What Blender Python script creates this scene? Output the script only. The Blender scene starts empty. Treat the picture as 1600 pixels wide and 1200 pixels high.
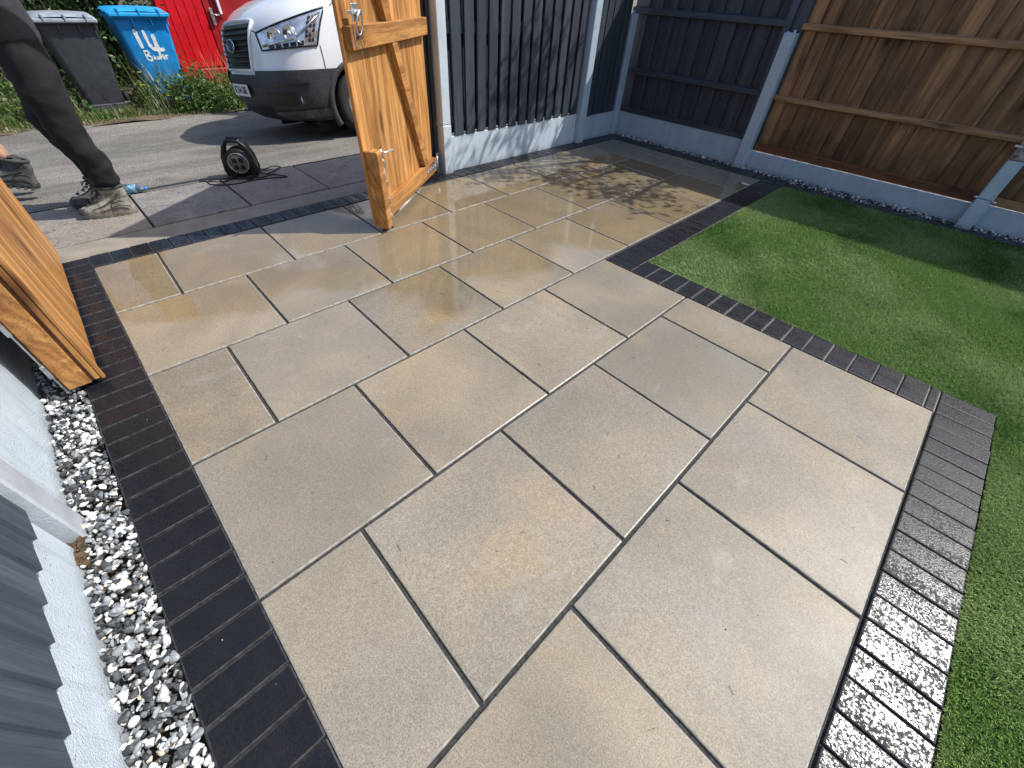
import bpy, math, random
import numpy as np
from mathutils import Vector, Matrix
random.seed(7); rng = np.random.default_rng(7)
S = bpy.context.scene
COL = S.collection
R = math.radians

# ---------------------------------------------------------------- camera, sky, sun, exposure
cam_d = bpy.data.cameras.new('camera'); cam = bpy.data.objects.new('camera', cam_d); COL.objects.link(cam)
cam.location = (.1227, -2.2423, 1.2579); cam.rotation_euler = (.7988, -.0487, .7996)
cam_d.sensor_width = 36; cam_d.lens = 634.92 / 1600 * 36; cam_d.clip_start = .02; cam_d.clip_end = 500
S.camera = cam
SUN = Vector((.368, .535, .76)).normalized()
SUN_EL = math.asin(SUN.z)
w = bpy.data.worlds.new('World'); S.world = w; w.use_nodes = True
nt = w.node_tree; nt.nodes.clear()
sky = nt.nodes.new('ShaderNodeTexSky'); sky.sky_type = 'NISHITA'; sky.sun_disc = False
sky.sun_elevation = SUN_EL; sky.sun_rotation = math.atan2(SUN.x, SUN.y); sky.air_density = 1.0; sky.dust_density = 1.6; sky.ozone_density = 1.0
bg = nt.nodes.new('ShaderNodeBackground'); bg.inputs[1].default_value = .15
wo = nt.nodes.new('ShaderNodeOutputWorld'); nt.links.new(sky.outputs[0], bg.inputs[0]); nt.links.new(bg.outputs[0], wo.inputs[0])
ld = bpy.data.lights.new('sun', 'SUN'); ld.energy = 3.9; ld.angle = R(.53); ld.color = (1, .965, .91)
lo = bpy.data.objects.new('sun', ld); COL.objects.link(lo); lo.rotation_euler = SUN.to_track_quat('Z', 'Y').to_euler(); lo.location = (3, 4, 8)
S.view_settings.view_transform = 'Standard'; S.view_settings.look = 'None'; S.view_settings.gamma = 1; S.view_settings.exposure = 0.42
S.view_settings.use_curve_mapping = False
S.render.engine = 'CYCLES'; S.cycles.use_denoising = True; S.cycles.max_bounces = 8; S.cycles.sample_clamp_indirect = 6
S.cycles.caustics_reflective = False; S.cycles.caustics_refractive = False

# ---------------------------------------------------------------- mesh helpers
class MB:
    """collects vertices and faces for one mesh"""
    def __init__(s): s.v = []; s.f = []; s.m = []; s.sm = []
    def add(s, vs, fs, mi=0, M=None, smooth=False):
        o = len(s.v)
        if M is not None: vs = [tuple(M @ Vector(p)) for p in vs]
        s.v.extend([tuple(p) for p in vs]); s.f.extend([tuple(i + o for i in f) for f in fs]); s.m.extend([mi] * len(fs)); s.sm.extend([smooth] * len(fs))
        return s
    def box(s, x0, x1, y0, y1, z0, z1, b=0., mi=0, M=None):
        if x1 < x0: x0, x1 = x1, x0
        if y1 < y0: y0, y1 = y1, y0
        if z1 < z0: z0, z1 = z1, z0
        if b <= 0:
            vs = [(x, y, z) for z in (z0, z1) for y in (y0, y1) for x in (x0, x1)]
            return s.add(vs, [(0, 2, 3, 1), (4, 5, 7, 6), (0, 1, 5, 4), (2, 6, 7, 3), (0, 4, 6, 2), (1, 3, 7, 5)], mi, M)
        b = min(b, (x1 - x0) * .45, (y1 - y0) * .45, (z1 - z0) * .45)
        X = (x0, x1); Y = (y0, y1); Z = (z0, z1); vs = []; idx = {}
        for i in (0, 1):
            for j in (0, 1):
                for k in (0, 1):
                    sx, sy, sz = 1 - 2 * i, 1 - 2 * j, 1 - 2 * k
                    for a in range(3):
                        idx[(i, j, k, a)] = len(vs)
                        vs.append((X[i] + (0 if a == 0 else sx * b), Y[j] + (0 if a == 1 else sy * b), Z[k] + (0 if a == 2 else sz * b)))
        fs = []
        def q(*c): fs.append(tuple(idx[t] for t in c))
        for i in (0, 1):
            q((i, 0, 0, 0), (i, 1, 0, 0), (i, 1, 1, 0), (i, 0, 1, 0)); q((0, i, 0, 1), (1, i, 0, 1), (1, i, 1, 1), (0, i, 1, 1)); q((0, 0, i, 2), (1, 0, i, 2), (1, 1, i, 2), (0, 1, i, 2))
        for i in (0, 1):
            for j in (0, 1):
                q((i, j, 0, 0), (i, j, 1, 0), (i, j, 1, 1), (i, j, 0, 1)); q((i, 0, j, 0), (i, 1, j, 0), (i, 1, j, 2), (i, 0, j, 2)); q((0, i, j, 1), (1, i, j, 1), (1, i, j, 2), (0, i, j, 2))
                for k in (0, 1): q((i, j, k, 0), (i, j, k, 1), (i, j, k, 2))
        c = Vector(((x0 + x1) / 2, (y0 + y1) / 2, (z0 + z1) / 2)); out = []
        for f in fs:
            p = [Vector(vs[t]) for t in f]; n = (p[1] - p[0]).cross(p[2] - p[0]); m = sum(p, Vector()) / len(p) - c
            out.append(f if n.dot(m) > 0 else f[::-1])
        return s.add(vs, out, mi, M)
    def slab(s, quad, z0, z1, b, mi=0, smooth=False, arris=0):
        """rounded-top slab over a convex ccw quad (x,y)"""
        P = [Vector(p) for p in quad]; n = len(P)
        def inset(d):
            out = []
            for i in range(n):
                a, c, e = P[i - 1], P[i], P[(i + 1) % n]
                u = (c - a).normalized(); v = (e - c).normalized(); nu = Vector((-u.y, u.x)); nv = Vector((-v.y, v.x))
                m = (nu + nv); m = m / max(.3, m.dot(nu)); out.append(c + m * d)
            return out
        rings = [(0, z0), (0, z1 - b), (b * .3, z1 - b * .3), (b, z1)]
        vs = []
        for d, z in rings: vs += [(p.x, p.y, z) for p in inset(d)]
        fs = []
        for k in range(len(rings) - 1):
            for i in range(n):
                j = (i + 1) % n; fs.append((k * n + i, k * n + j, (k + 1) * n + j, (k + 1) * n + i))
        s.add(vs, fs, mi + arris, None, smooth); o = len(s.v) - n; s.f.append(tuple(o + i for i in range(n))); s.m.append(mi); s.sm.append(smooth)
        return s
    def tube(s, path, r, n=8, mi=0, M=None, cap=True, closed=False, flat=1.):
        P = [Vector(p) for p in path]; m = len(P)
        if not hasattr(r, '__len__'): r = [r] * m
        vs = []; prev = None
        for i, p in enumerate(P):
            if closed: t = (P[(i + 1) % m] - P[i - 1])
            else: t = P[min(i + 1, m - 1)] - P[max(i - 1, 0)]
            t = t.normalized() if t.length > 1e-9 else Vector((0, 0, 1))
            if prev is None:
                a = Vector((0, 0, 1)) if abs(t.z) < .9 else Vector((1, 0, 0)); u = t.cross(a).normalized()
            else: u = (prev - t * prev.dot(t)).normalized()
            prev = u; v = t.cross(u)
            for k in range(n):
                an = 2 * math.pi * k / n; vs.append(tuple(p + u * math.cos(an) * r[i] + v * math.sin(an) * r[i] * flat))
        fs = []
        for i in range(m if closed else m - 1):
            j = (i + 1) % m
            for k in range(n):
                l = (k + 1) % n; fs.append((i * n + k, i * n + l, j * n + l, j * n + k))
        if cap and not closed: fs.append(tuple(range(n))[::-1]); fs.append(tuple((m - 1) * n + k for k in range(n)))
        return s.add(vs, fs, mi, M, True)
    def lathe(s, prof, n=24, mi=0, M=None):
        """prof: list of (r,z), revolved about z"""
        vs = []; fs = []
        for r_, z in prof:
            for k in range(n): a = 2 * math.pi * k / n; vs.append((r_ * math.cos(a), r_ * math.sin(a), z))
        for i in range(len(prof) - 1):
            for k in range(n):
                l = (k + 1) % n; fs.append((i * n + k, i * n + l, (i + 1) * n + l, (i + 1) * n + k))
        return s.add(vs, fs, mi, M, True)
    def grid(s, pts, mi=0, M=None, smooth=True, flip=False):
        a = len(pts); b = len(pts[0]); vs = [p for row in pts for p in row]; fs = []
        for i in range(a - 1):
            for j in range(b - 1):
                f = (i * b + j, i * b + j + 1, (i + 1) * b + j + 1, (i + 1) * b + j); fs.append(f[::-1] if flip else f)
        return s.add(vs, fs, mi, M, smooth)
    def mesh(s, name, mats):
        me = bpy.data.meshes.new(name); me.from_pydata(s.v, [], s.f)
        for m in mats: me.materials.append(m)
        me.polygons.foreach_set('material_index', s.m); me.polygons.foreach_set('use_smooth', s.sm); me.update(); return me
    def build(s, name, mats, parent=None, loc=(0, 0, 0), rot=(0, 0, 0)):
        if not isinstance(mats, (list, tuple)): mats = [mats]
        return link(name, s.mesh(name, mats), parent, loc, rot)
def link(name, me, parent=None, loc=(0, 0, 0), rot=(0, 0, 0)):
    o = bpy.data.objects.new(name, me); COL.objects.link(o); o.location = loc; o.rotation_euler = rot
    if parent: o.parent = parent
    return o
def thing(name, label, cat, loc=(0, 0, 0), rz=0., group=None):
    o = bpy.data.objects.new(name, None); COL.objects.link(o); o.location = loc; o.rotation_euler = (0, 0, rz); o.empty_display_size = .1
    return tag(o, label, cat, group)
def tag(o, label=None, cat=None, group=None, kind=None):
    if label: o['label'] = label
    if cat: o['category'] = cat
    if group: o['group'] = group
    if kind: o['kind'] = kind
    return o
def fastmesh(name, V, F, mats, mi=None, smooth=False, attr=None):
    """V (n,3), F (m,k) numpy"""
    me = bpy.data.meshes.new(name); V = np.asarray(V, np.float32); F = np.asarray(F, np.int32); k = F.shape[1]
    me.vertices.add(len(V)); me.vertices.foreach_set('co', V.ravel()); me.loops.add(F.size); me.loops.foreach_set('vertex_index', F.ravel())
    me.polygons.add(len(F)); me.polygons.foreach_set('loop_start', np.arange(0, F.size, k, dtype=np.int32))
    for m in mats: me.materials.append(m)
    if mi is not None: me.polygons.foreach_set('material_index', np.asarray(mi, np.int32))
    if smooth: me.polygons.foreach_set('use_smooth', np.ones(len(F), bool))
    if attr is not None:
        a = me.attributes.new('tint', 'FLOAT', 'POINT'); a.data.foreach_set('value', np.asarray(attr, np.float32))
    me.update(calc_edges=True); return me

# ---------------------------------------------------------------- material helpers
class N:
    def __init__(s, name):
        s.mat = bpy.data.materials.new(name); s.mat.use_nodes = True; s.t = s.mat.node_tree; s.t.nodes.clear()
        s.out = s.n('ShaderNodeOutputMaterial'); s.b = s.n('ShaderNodeBsdfPrincipled'); s.l(s.b.outputs[0], s.out.inputs[0])
        s.tc = s.n('ShaderNodeTexCoord'); s.geo = s.n('ShaderNodeNewGeometry'); s.oi = s.n('ShaderNodeObjectInfo')
    def n(s, t, **k):
        o = s.t.nodes.new(t)
        for a, v in k.items(): setattr(o, a, v)
        return o
    def l(s, a, b): s.t.links.new(a, b)
    def put(s, sock, v):
        if v is None: return
        if hasattr(v, 'links'): s.l(v, sock)
        else: sock.default_value = v if not (isinstance(v, tuple) and len(v) == 3 and sock.type == 'RGBA') else (*v, 1)
    def set(s, **k):
        for a, v in k.items(): s.put(s.b.inputs[a.replace('_', ' ')], v)
        return s
    def map(s, co, scale=(1, 1, 1), off=None, rot=None):
        m = s.n('ShaderNodeMapping'); s.l(co, m.inputs[0]); m.inputs['Scale'].default_value = scale
        if off is not None: s.put(m.inputs['Location'], off)
        if rot: m.inputs['Rotation'].default_value = rot
        return m.outputs[0]
    def noise(s, co, scale, detail=3, rough=.5, dist=0., dim='3D', w=None):
        m = s.n('ShaderNodeTexNoise', noise_dimensions=dim); s.l(co, m.inputs['Vector']); m.inputs['Scale'].default_value = scale
        m.inputs['Detail'].default_value = detail; m.inputs['Roughness'].default_value = rough; m.inputs['Distortion'].default_value = dist
        if w is not None: s.put(m.inputs['W'], w)
        return m.outputs[0]
    def voro(s, co, scale, feature='F1', rnd=1.):
        m = s.n('ShaderNodeTexVoronoi', feature=feature); s.l(co, m.inputs['Vector']); m.inputs['Scale'].default_value = scale; m.inputs['Randomness'].default_value = rnd
        return m
    def math(s, op, a, b=None, c=None, clamp=False):
        m = s.n('ShaderNodeMath', operation=op); m.use_clamp = clamp; s.put(m.inputs[0], a); s.put(m.inputs[1], b); s.put(m.inputs[2], c); return m.outputs[0]
    def ramp(s, f, pts):
        m = s.n('ShaderNodeMapRange', interpolation_type='SMOOTHSTEP') if len(pts) == 2 and not isinstance(pts[0][1], tuple) else None
        if m:
            s.put(m.inputs[0], f); m.inputs[1].default_value = pts[0][0]; m.inputs[2].default_value = pts[1][0]; m.inputs[3].default_value = pts[0][1]; m.inputs[4].default_value = pts[1][1]; return m.outputs[0]
        m = s.n('ShaderNodeValToRGB'); e = m.color_ramp.elements
        while len(e) > 1: e.remove(e[0])
        for i, (p, c) in enumerate(pts):
            if not isinstance(c, tuple): c = (c, c, c)
            if i == 0: e[0].position = p; e[0].color = (*c, 1)
            else: x = e.new(p); x.color = (*c, 1)
        s.put(m.inputs[0], f); return m.outputs[0]
    def mix(s, f, a, b, mode='MIX'):
        m = s.n('ShaderNodeMix', data_type='RGBA', blend_type=mode); s.put(m.inputs[0], f); s.put(m.inputs[6], a); s.put(m.inputs[7], b); return m.outputs[2]
    def mixf(s, f, a, b):
        m = s.n('ShaderNodeMix', data_type='FLOAT'); s.put(m.inputs[0], f); s.put(m.inputs[2], a); s.put(m.inputs[3], b); return m.outputs[0]
    def bump(s, h, strength=.3, dist=.002, nrm=None):
        m = s.n('ShaderNodeBump'); s.put(m.inputs['Height'], h); s.put(m.inputs['Strength'], strength); m.inputs['Distance'].default_value = dist
        if nrm is not None: s.l(nrm, m.inputs['Normal'])
        s.l(m.outputs[0], s.b.inputs['Normal']); return m.outputs[0]
    def sep(s, v):
        m = s.n('ShaderNodeSeparateXYZ'); s.l(v, m.inputs[0]); return m.outputs
    def shift(s, co, amt=37.):
        """object coordinates moved by a per-object random amount, so copies do not repeat"""
        c = s.n('ShaderNodeCombineXYZ'); r = s.oi.outputs['Random']
        s.put(c.inputs[0], s.math('MULTIPLY', r, amt)); s.put(c.inputs[1], s.math('MULTIPLY', r, amt * 2.3)); s.put(c.inputs[2], s.math('MULTIPLY', r, amt * .7))
        a = s.n('ShaderNodeVectorMath', operation='ADD'); s.l(co, a.inputs[0]); s.l(c.outputs[0], a.inputs[1]); return a.outputs[0]
def plain(name, col, rough=.5, metal=0., var=.15, scale=20., bump=.1, bscale=80., bdist=.001, coat=0.):
    n = N(name); co = n.shift(n.tc.outputs['Object']); f = n.noise(co, scale, 4, .6)
    c = n.mix(n.ramp(f, [(.3, 0.), (.7, 1.)]), tuple(x * (1 - var) for x in col), tuple(min(1, x * (1 + var)) for x in col))
    n.set(Base_Color=c, Roughness=n.mixf(f, max(.03, rough - .08), min(1, rough + .08)), Metallic=metal, Coat_Weight=coat)
    if bump: n.bump(n.noise(co, bscale, 3), bump, bdist)
    return n.mat

def m_slab():
    n = N('sandstone_slab'); pos = n.geo.outputs['Position']; co = n.shift(n.tc.outputs['Object'], 91.)
    big = n.noise(co, 1.9, 3, .5, .4); mid = n.noise(co, 5.5, 5, .62, .6); P = n.sep(pos); r = n.oi.outputs['Random']
    base = n.mix(n.ramp(big, [(.3, 0.), (.72, 1.)]), (.208, .182, .142), (.298, .250, .180))
    base = n.mix(n.math('MULTIPLY', n.ramp(n.math('FRACT', n.math('MULTIPLY', r, 7.31)), [(.35, 0.), (.9, 1.)]), .34), base, (.226, .211, .184)); vv = n.math('FRACT', n.math('MULTIPLY', r, 13.7)); base = n.mix(1., base, n.mix(vv, (.88, .885, .88), (1.10, 1.095, 1.08)), 'MULTIPLY')
    base = n.mix(n.math('MULTIPLY', n.ramp(mid, [(.52, 0.), (.8, 1.)]), .4), base, (.275, .225, .188))
    oc = n.noise(n.shift(n.tc.outputs['Object'], 53.), 2.3, 3, .55, .3)
    base = n.mix(n.math('MULTIPLY', n.ramp(oc, [(.54, 0.), (.72, 1.)]), n.mixf(r, .10, .50)), base, (.355, .262, .150))
    gy = n.noise(n.shift(n.tc.outputs['Object'], 17.), 1.6, 2)
    base = n.mix(n.math('MULTIPLY', n.ramp(gy, [(.5, 0.), (.7, 1.)]), .55), base, (.245, .228, .205))
    # grain: fine sand speckle
    g1 = n.noise(co, 260, 2, .7); g2 = n.noise(co, 90, 4, .75)
    base = n.mix(.75, base, n.ramp(g1, [(.30, (.28, .28, .28)), (.5, (.50, .50, .50)), (.70, (.78, .77, .74))]), 'OVERLAY')
    base = n.mix(.38, base, n.ramp(g2, [(.3, .3), (.5, .5), (.7, .68)]), 'OVERLAY')
    pit = n.voro(co, 190); base = n.mix(n.math('MULTIPLY', n.ramp(pit.outputs['Distance'], [(.0, 1.), (.22, 0.)]), n.ramp(n.noise(co, 30, 2), [(.5, 0.), (.62, .75)])), base, (.10, .085, .065))
    wp = n.voro(n.shift(n.tc.outputs['Object'], 29.), 75); sp = n.math('MULTIPLY', n.ramp(wp.outputs['Distance'], [(.0, 1.), (.14, 0.)]), n.ramp(n.noise(co, 19, 2), [(.58, 0.), (.64, 1.)]))
    base = n.mix(n.math('MULTIPLY', sp, .6), base, (.55, .52, .46))
    # damp and wet areas: wetter towards the gate and the far fence, with tide marks
    edge = n.noise(pos, 2.4, 4, .6, .4); base = n.mix(n.math('MULTIPLY', n.ramp(edge, [(.56, 0.), (.62, 1.)]), .20), base, n.mix(1., base, (.86, .84, .78), 'MULTIPLY'))
    base = n.mix(n.math('MULTIPLY', n.ramp(n.noise(pos, 3.1, 5, .7, 1.2), [(.60, 0.), (.70, 1.)]), .28), base, (.36, .345, .315))
    wn = n.noise(pos, 1.15, 4, .5, .5); e = n.math('ADD', n.math('MULTIPLY', P[0], -.62), n.math('MULTIPLY', P[1], .42)); dv = n.n('ShaderNodeVectorMath', operation='DISTANCE'); n.l(pos, dv.inputs[0]); dv.inputs[1].default_value = (-1.95, -.65, 0); e = n.math('ADD', e, n.ramp(dv.outputs['Value'], [(.35, .55), (1.2, 0.)]))
    e = n.math('ADD', e, n.math('MULTIPLY', n.math('SUBTRACT', wn, .5), 2.6)); e = n.math('ADD', e, n.math('MULTIPLY', n.math('SUBTRACT', r, .5), .5))
    wet = n.ramp(e, [(.66, 0.), (.92, 1.)]); damp = n.ramp(e, [(-1.3, 0.), (.7, 1.)])
    dk = n.mix(1., base, (.86, .80, .68), 'MULTIPLY')
    base = n.mix(n.math('MULTIPLY', wet, 1.), base, n.mix(.35, dk, n.mix(1., base, (.80, .72, .55), 'MULTIPLY')))
    ro = n.noise(pos, 7, 4, .6); rough = n.mixf(damp, n.mixf(ro, .40, .56), n.mixf(ro, .16, .30)); rough = n.mixf(wet, rough, n.mixf(ro, .02, .07))
    n.set(Base_Color=base, Roughness=rough, IOR=1.42)
    h = n.math('ADD', n.math('MULTIPLY', g1, .6), n.math('MULTIPLY', mid, 1.2)); bs = n.mixf(wet, .30, .015)
    n.bump(h, bs, .0018); return n.mat
def m_block():
    n = N('charcoal_block'); co = n.shift(n.tc.outputs['Object'], 71.); pos = n.geo.outputs['Position']; P = n.sep(pos); r = n.oi.outputs['Random']
    f = n.noise(co, 9, 4, .6); c = n.mix(f, (.0065, .0075, .0105), (.014, .015, .019))
    br = n.math('MULTIPLY', n.ramp(n.noise(pos, 2.2, 3), [(.45, 0.), (.62, 1.)]), n.ramp(P[0], [(-1.2, 1.), (-.9, 0.)]))
    c = n.mix(n.math('MULTIPLY', br, .25), c, (.013, .0115, .0105))  # faint brown reflection near the gate, mixed into the block colour
    g = n.noise(co, 300, 2, .7); v = n.voro(co, 130); d = n.math('MULTIPLY', n.ramp(v.outputs['Distance'], [(0., 1.), (.16, 0.)]), n.ramp(n.noise(co, 25, 3), [(.56, 0.), (.66, 1.)]))
    c = n.mix(n.math('MULTIPLY', d, .55), c, (.16, .16, .17))
    wetn = n.noise(n.map(pos, (5, 16, 5)), 1., 3, .6); sm = n.math('ADD', n.noise(co, 120, 4, .75), n.math('MULTIPLY', n.math('SUBTRACT', wetn, .5), .35)); fl = n.ramp(sm, [(.44, 0.), (.56, 1.)]); rough = n.mixf(fl, .52, n.mixf(wetn, .26, .16))
    n.set(Base_Color=c, Roughness=rough, IOR=1.5, Specular_IOR_Level=n.mixf(fl, .22, .5))
    g4 = n.voro(co, 240); hh = n.math('ADD', g, n.math('MULTIPLY', g4.outputs['Distance'], .8)); b = n.bump(hh, n.mixf(fl, .55, .14), .0018); return n.mat
def m_paint(name, col, rough=.55, grit=.5, dirt=0.3):
    n = N(name); co = n.shift(n.tc.outputs['Object'], 31.); f = n.noise(co, 6, 5, .65, .3)
    c = n.mix(f, tuple(x * .74 for x in col), tuple(x * 1.20 for x in col)); g = n.noise(co, 170, 3, .7)
    pits = n.ramp(n.voro(co, 60).outputs['Distance'], [(.0, 1.), (.2, 0.)]); pm = n.math('MULTIPLY', pits, n.ramp(n.noise(co, 14, 2), [(.52, 0.), (.6, 1.)]))
    c = n.mix(n.math('MULTIPLY', pm, .35), c, tuple(x * .4 for x in col))
    dz = n.sep(n.geo.outputs['Position'])[2]
    dm = n.math('MULTIPLY', n.ramp(n.math('ADD', dz, n.math('MULTIPLY', n.noise(n.geo.outputs['Position'], 14, 4), .05)), [(.015, 1.), (.07, 0.)]), dirt)
    c = n.mix(dm, c, (.13, .11, .085)); st = n.noise(n.map(co, (30, 30, 2)), 1., 3)
    c = n.mix(n.math('MULTIPLY', n.ramp(st, [(.50, 0.), (.72, 1.)]), .34), c, tuple(x * .6 for x in col))
    n.set(Base_Color=c, Roughness=rough); n.bump(n.math('SUBTRACT', g, n.math('MULTIPLY', pm, 1.5)), grit, .002); return n.mat
def m_wood(name, c1, c2, c3, axis='z', rough=.5, var=.25, fine=1., spec=.4, knots=True, bump=.4, mould=0.):
    """grain runs along the given object axis"""
    n = N(name); co = n.shift(n.tc.outputs['Object'], 43.); sc = {'z': (9, 9, .9), 'x': (.9, 9, 9), 'y': (9, .9, 9)}[axis]; s2 = {'z': (70, 70, 2.2), 'x': (2.2, 70, 70), 'y': (70, 2.2, 70)}[axis]
    broad = n.noise(n.map(co, sc), 1., 4, .6, 1.1); fin = n.noise(n.map(co, s2), fine, 4, .65, .6)
    c = n.mix(n.ramp(broad, [(.32, 0.), (.68, 1.)]), c1, c2); c = n.mix(n.math('MULTIPLY', n.ramp(fin, [(.52, 0.), (.72, 1.)]), .62), c, c3)
    bands = n.n('ShaderNodeTexWave', wave_type='RINGS', rings_direction={'z': 'Z', 'x': 'X', 'y': 'Y'}[axis]); n.l(n.map(co, {'z': (1, 1, .16), 'x': (.16, 1, 1), 'y': (1, .16, 1)}[axis]), bands.inputs[0])
    bands.inputs['Scale'].default_value = 9; bands.inputs['Distortion'].default_value = 7; bands.inputs['Detail'].default_value = 3; bands.inputs['Detail Scale'].default_value = 1.2
    c = n.mix(n.math('MULTIPLY', n.ramp(bands.outputs['Fac'], [(.3, 0.), (.95, 1.)]), .38), c, c3)
    s3 = {'z': (230, 230, 7), 'x': (7, 230, 230), 'y': (230, 7, 230)}[axis]; vf = n.noise(n.map(co, s3), 1., 3, .6, .4)
    c = n.mix(n.math('MULTIPLY', n.ramp(vf, [(.50, 0.), (.66, 1.)]), .45), c, c3); pale = n.noise(n.map(co, tuple(v * .35 for v in s2)), 1., 3, .6, 1.5)
    c = n.mix(n.math('MULTIPLY', n.ramp(pale, [(.60, 0.), (.72, 1.)]), .45), c, tuple(min(1, v * 1.25) for v in c2))
    h = n.math('ADD', fin, n.math('ADD', n.math('MULTIPLY', bands.outputs['Fac'], .4), n.math('MULTIPLY', vf, .5)))
    if knots:
        kv = n.voro(n.map(co, {'z': (6.5, 6.5, 2.1), 'x': (2.1, 6.5, 6.5), 'y': (6.5, 2.1, 6.5)}[axis]), 1.); k = n.math('MULTIPLY', n.ramp(kv.outputs['Distance'], [(.07, 1.), (.20, 0.)]), .8)
        c = n.mix(k, c, tuple(x * .35 for x in c3)); ring = n.math('MULTIPLY', n.ramp(kv.outputs['Distance'], [(.18, 1.), (.44, 0.)]), .38); c = n.mix(ring, c, c3)
    r = n.oi.outputs['Random']; c = n.mix(1., c, n.mix(r, (1 - var, 1 - var, 1 - var), (1 + var, 1 + var * .9, 1 + var * .8)), 'MULTIPLY')
    if mould:
        z = n.sep(n.geo.outputs['Position'])[2]; mm = n.math('MULTIPLY', n.ramp(n.math('ADD', z, n.math('MULTIPLY', n.noise(n.geo.outputs['Position'], 9, 4), -.5)), [(-.2, 1.), (.32, 0.)]), mould)
        c = n.mix(mm, c, tuple(x * .3 for x in c3))
    n.set(Base_Color=c, Roughness=n.mixf(fin, rough - .1, rough + .15), IOR=1.45); n.bump(h, bump, .0018); return n.mat

M = {}
M['slab'] = m_slab(); M['block'] = m_block(); M['block_arris'] = plain('block_worn_arris', (.026, .027, .030), .5, 0, .7, 60, .6, 300, .001); M['arris'] = plain('pale_slab_arris', (.29, .272, .235), .30, 0, .3, 40, .5, 300, .001)
M['bed'] = plain('joint_sand', (.042, .041, .039), .9, 0, .6, 160, .9, 420, .003)
M['bed_light'] = plain('joint_sand_pale', (.22, .21, .195), .8, 0, .35, 80, .8, 400, .002)
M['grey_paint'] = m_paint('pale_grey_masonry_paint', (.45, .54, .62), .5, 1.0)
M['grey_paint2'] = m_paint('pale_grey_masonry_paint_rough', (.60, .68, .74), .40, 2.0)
M['grey_shadepaint'] = m_paint('pale_grey_masonry_paint_shaded', (.41, .49, .57), .6, .7)  # darker copy of the grey paint for pieces standing in shade
AN = ((.036, .045, .062), (.060, .070, .090), (.022, .027, .038))
M['anthracite'] = m_wood('anthracite_fence_paint', *AN, 'z', .5, .2, 1., knots=False, bump=.8)
M['anthracite_x'] = m_wood('anthracite_fence_paint_rail', *AN, 'x', .5, .2, 1., knots=False, bump=.8)
M['slate_paint'] = m_wood('slate_blue_fence_paint', (.060, .080, .105), (.090, .112, .140), (.040, .052, .070), 'z', .55, .12, 1., knots=False, bump=.7)
GW = ((.44, .195, .055), (.66, .345, .115), (.155, .058, .018))
M['gate_wood'] = m_wood('golden_stained_wood', *GW, 'z', .42, .12, 1., bump=.55)
M['gate_rail'] = m_wood('golden_stained_rail', *[tuple(v * .9 for v in c) for c in GW], 'x', .42, .12, 1., bump=.5)
BW = ((.225, .120, .060), (.37, .205, .100), (.062, .030, .015))
M['brown'] = m_wood('treated_brown_board', *BW, 'z', .7, .36, 1., bump=.8, mould=.55)
M['brown_x'] = m_wood('treated_brown_rail', *[tuple(v * 1.25 for v in c) for c in BW], 'x', .7, .15, 1., bump=.5)
M['brown_low'] = m_wood('red_brown_bottom_board', (.17, .065, .03), (.22, .085, .04), (.08, .03, .015), 'x', .7, .1, 1., bump=.5)
M['steel'] = plain('galvanised_steel', (.62, .64, .66), .36, .9, .2, 45, .25, 90, .001)
M['frame'] = plain('dark_frame_paint', (.022, .025, .030), .38, 0, .2, 10, .1)
M['black'] = plain('black_plastic', (.013, .013, .015), .38, 0, .2, 30, .1)
M['rubber'] = plain('tyre_rubber', (.018, .018, .019), .75, 0, .3, 40, .3)
M['soil'] = plain('soil', (.085, .062, .042), .95, 0, .5, 9, .9, 40, .02)
M['leafbrown'] = plain('dead_leaf_litter', (.09, .060, .030), .85, 0, .6, 50, .6)

def gz(x):
    x = -x
    return 0. if x < 4.15 else (-.107 * (x - 4.15) if x < 7 else -.305)

# ================================================================ GROUND AND DRIVE
g = MB(); xs = [60, 6, 1.5, -3.2, -4.15, -5, -6, -7, -9, -14, -60]; ys = np.linspace(-60, 60, 13)
g.grid([[(x, y, gz(x) - (.09 if x > -3.5 else .035)) for y in ys] for x in xs])
tag(g.build('ground', M['soil']), 'brown earth running under the drive, the fences and the hedge', kind='structure')

def m_tarmac():
    n = N('worn_tarmac'); pos = n.geo.outputs['Position']
    big = n.noise(n.map(pos, (1.5, .5, 1)), 1., 5, .6, .6); c = n.mix(n.ramp(big, [(.32, 0.), (.68, 1.)]), (.128, .118, .102), (.215, .198, .170))
    st = n.noise(n.map(pos, (5, .9, 1), rot=(0, 0, .25)), 1., 5, .65, .8); c = n.mix(n.math('MULTIPLY', n.ramp(st, [(.5, 0.), (.75, 1.)]), .5), c, (.31, .285, .25))
    dk = n.noise(pos, 3.2, 4, .6, .5); c = n.mix(n.math('MULTIPLY', n.ramp(dk, [(.55, 0.), (.75, 1.)]), .5), c, (.085, .078, .068))
    ag = n.voro(pos, 95); c = n.mix(.55, c, n.ramp(ag.outputs['Color'], [(.2, .26), (.5, .5), (.85, .8)]), 'OVERLAY')
    n.set(Base_Color=c, Roughness=.85); n.bump(n.math('ADD', ag.outputs['Distance'], n.noise(pos, 45, 4)), .7, .006); return n.mat
M['tarmac'] = m_tarmac()
g = MB(); xs = [-4.14, -4.5, -5, -5.5, -6, -6.5, -7, -7.6, -8.15]; ys = np.linspace(-9, 12, 64)
rows = []
for x in xs:
    rows.append([(x + (rng.normal() * .035 if x < -8 else 0), y, gz(x) + .002) for y in ys])
g.grid(rows); tag(g.build('driveway', M['tarmac']), 'worn grey tarmac drive sloping gently away outside the open gates', kind='structure')

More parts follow.
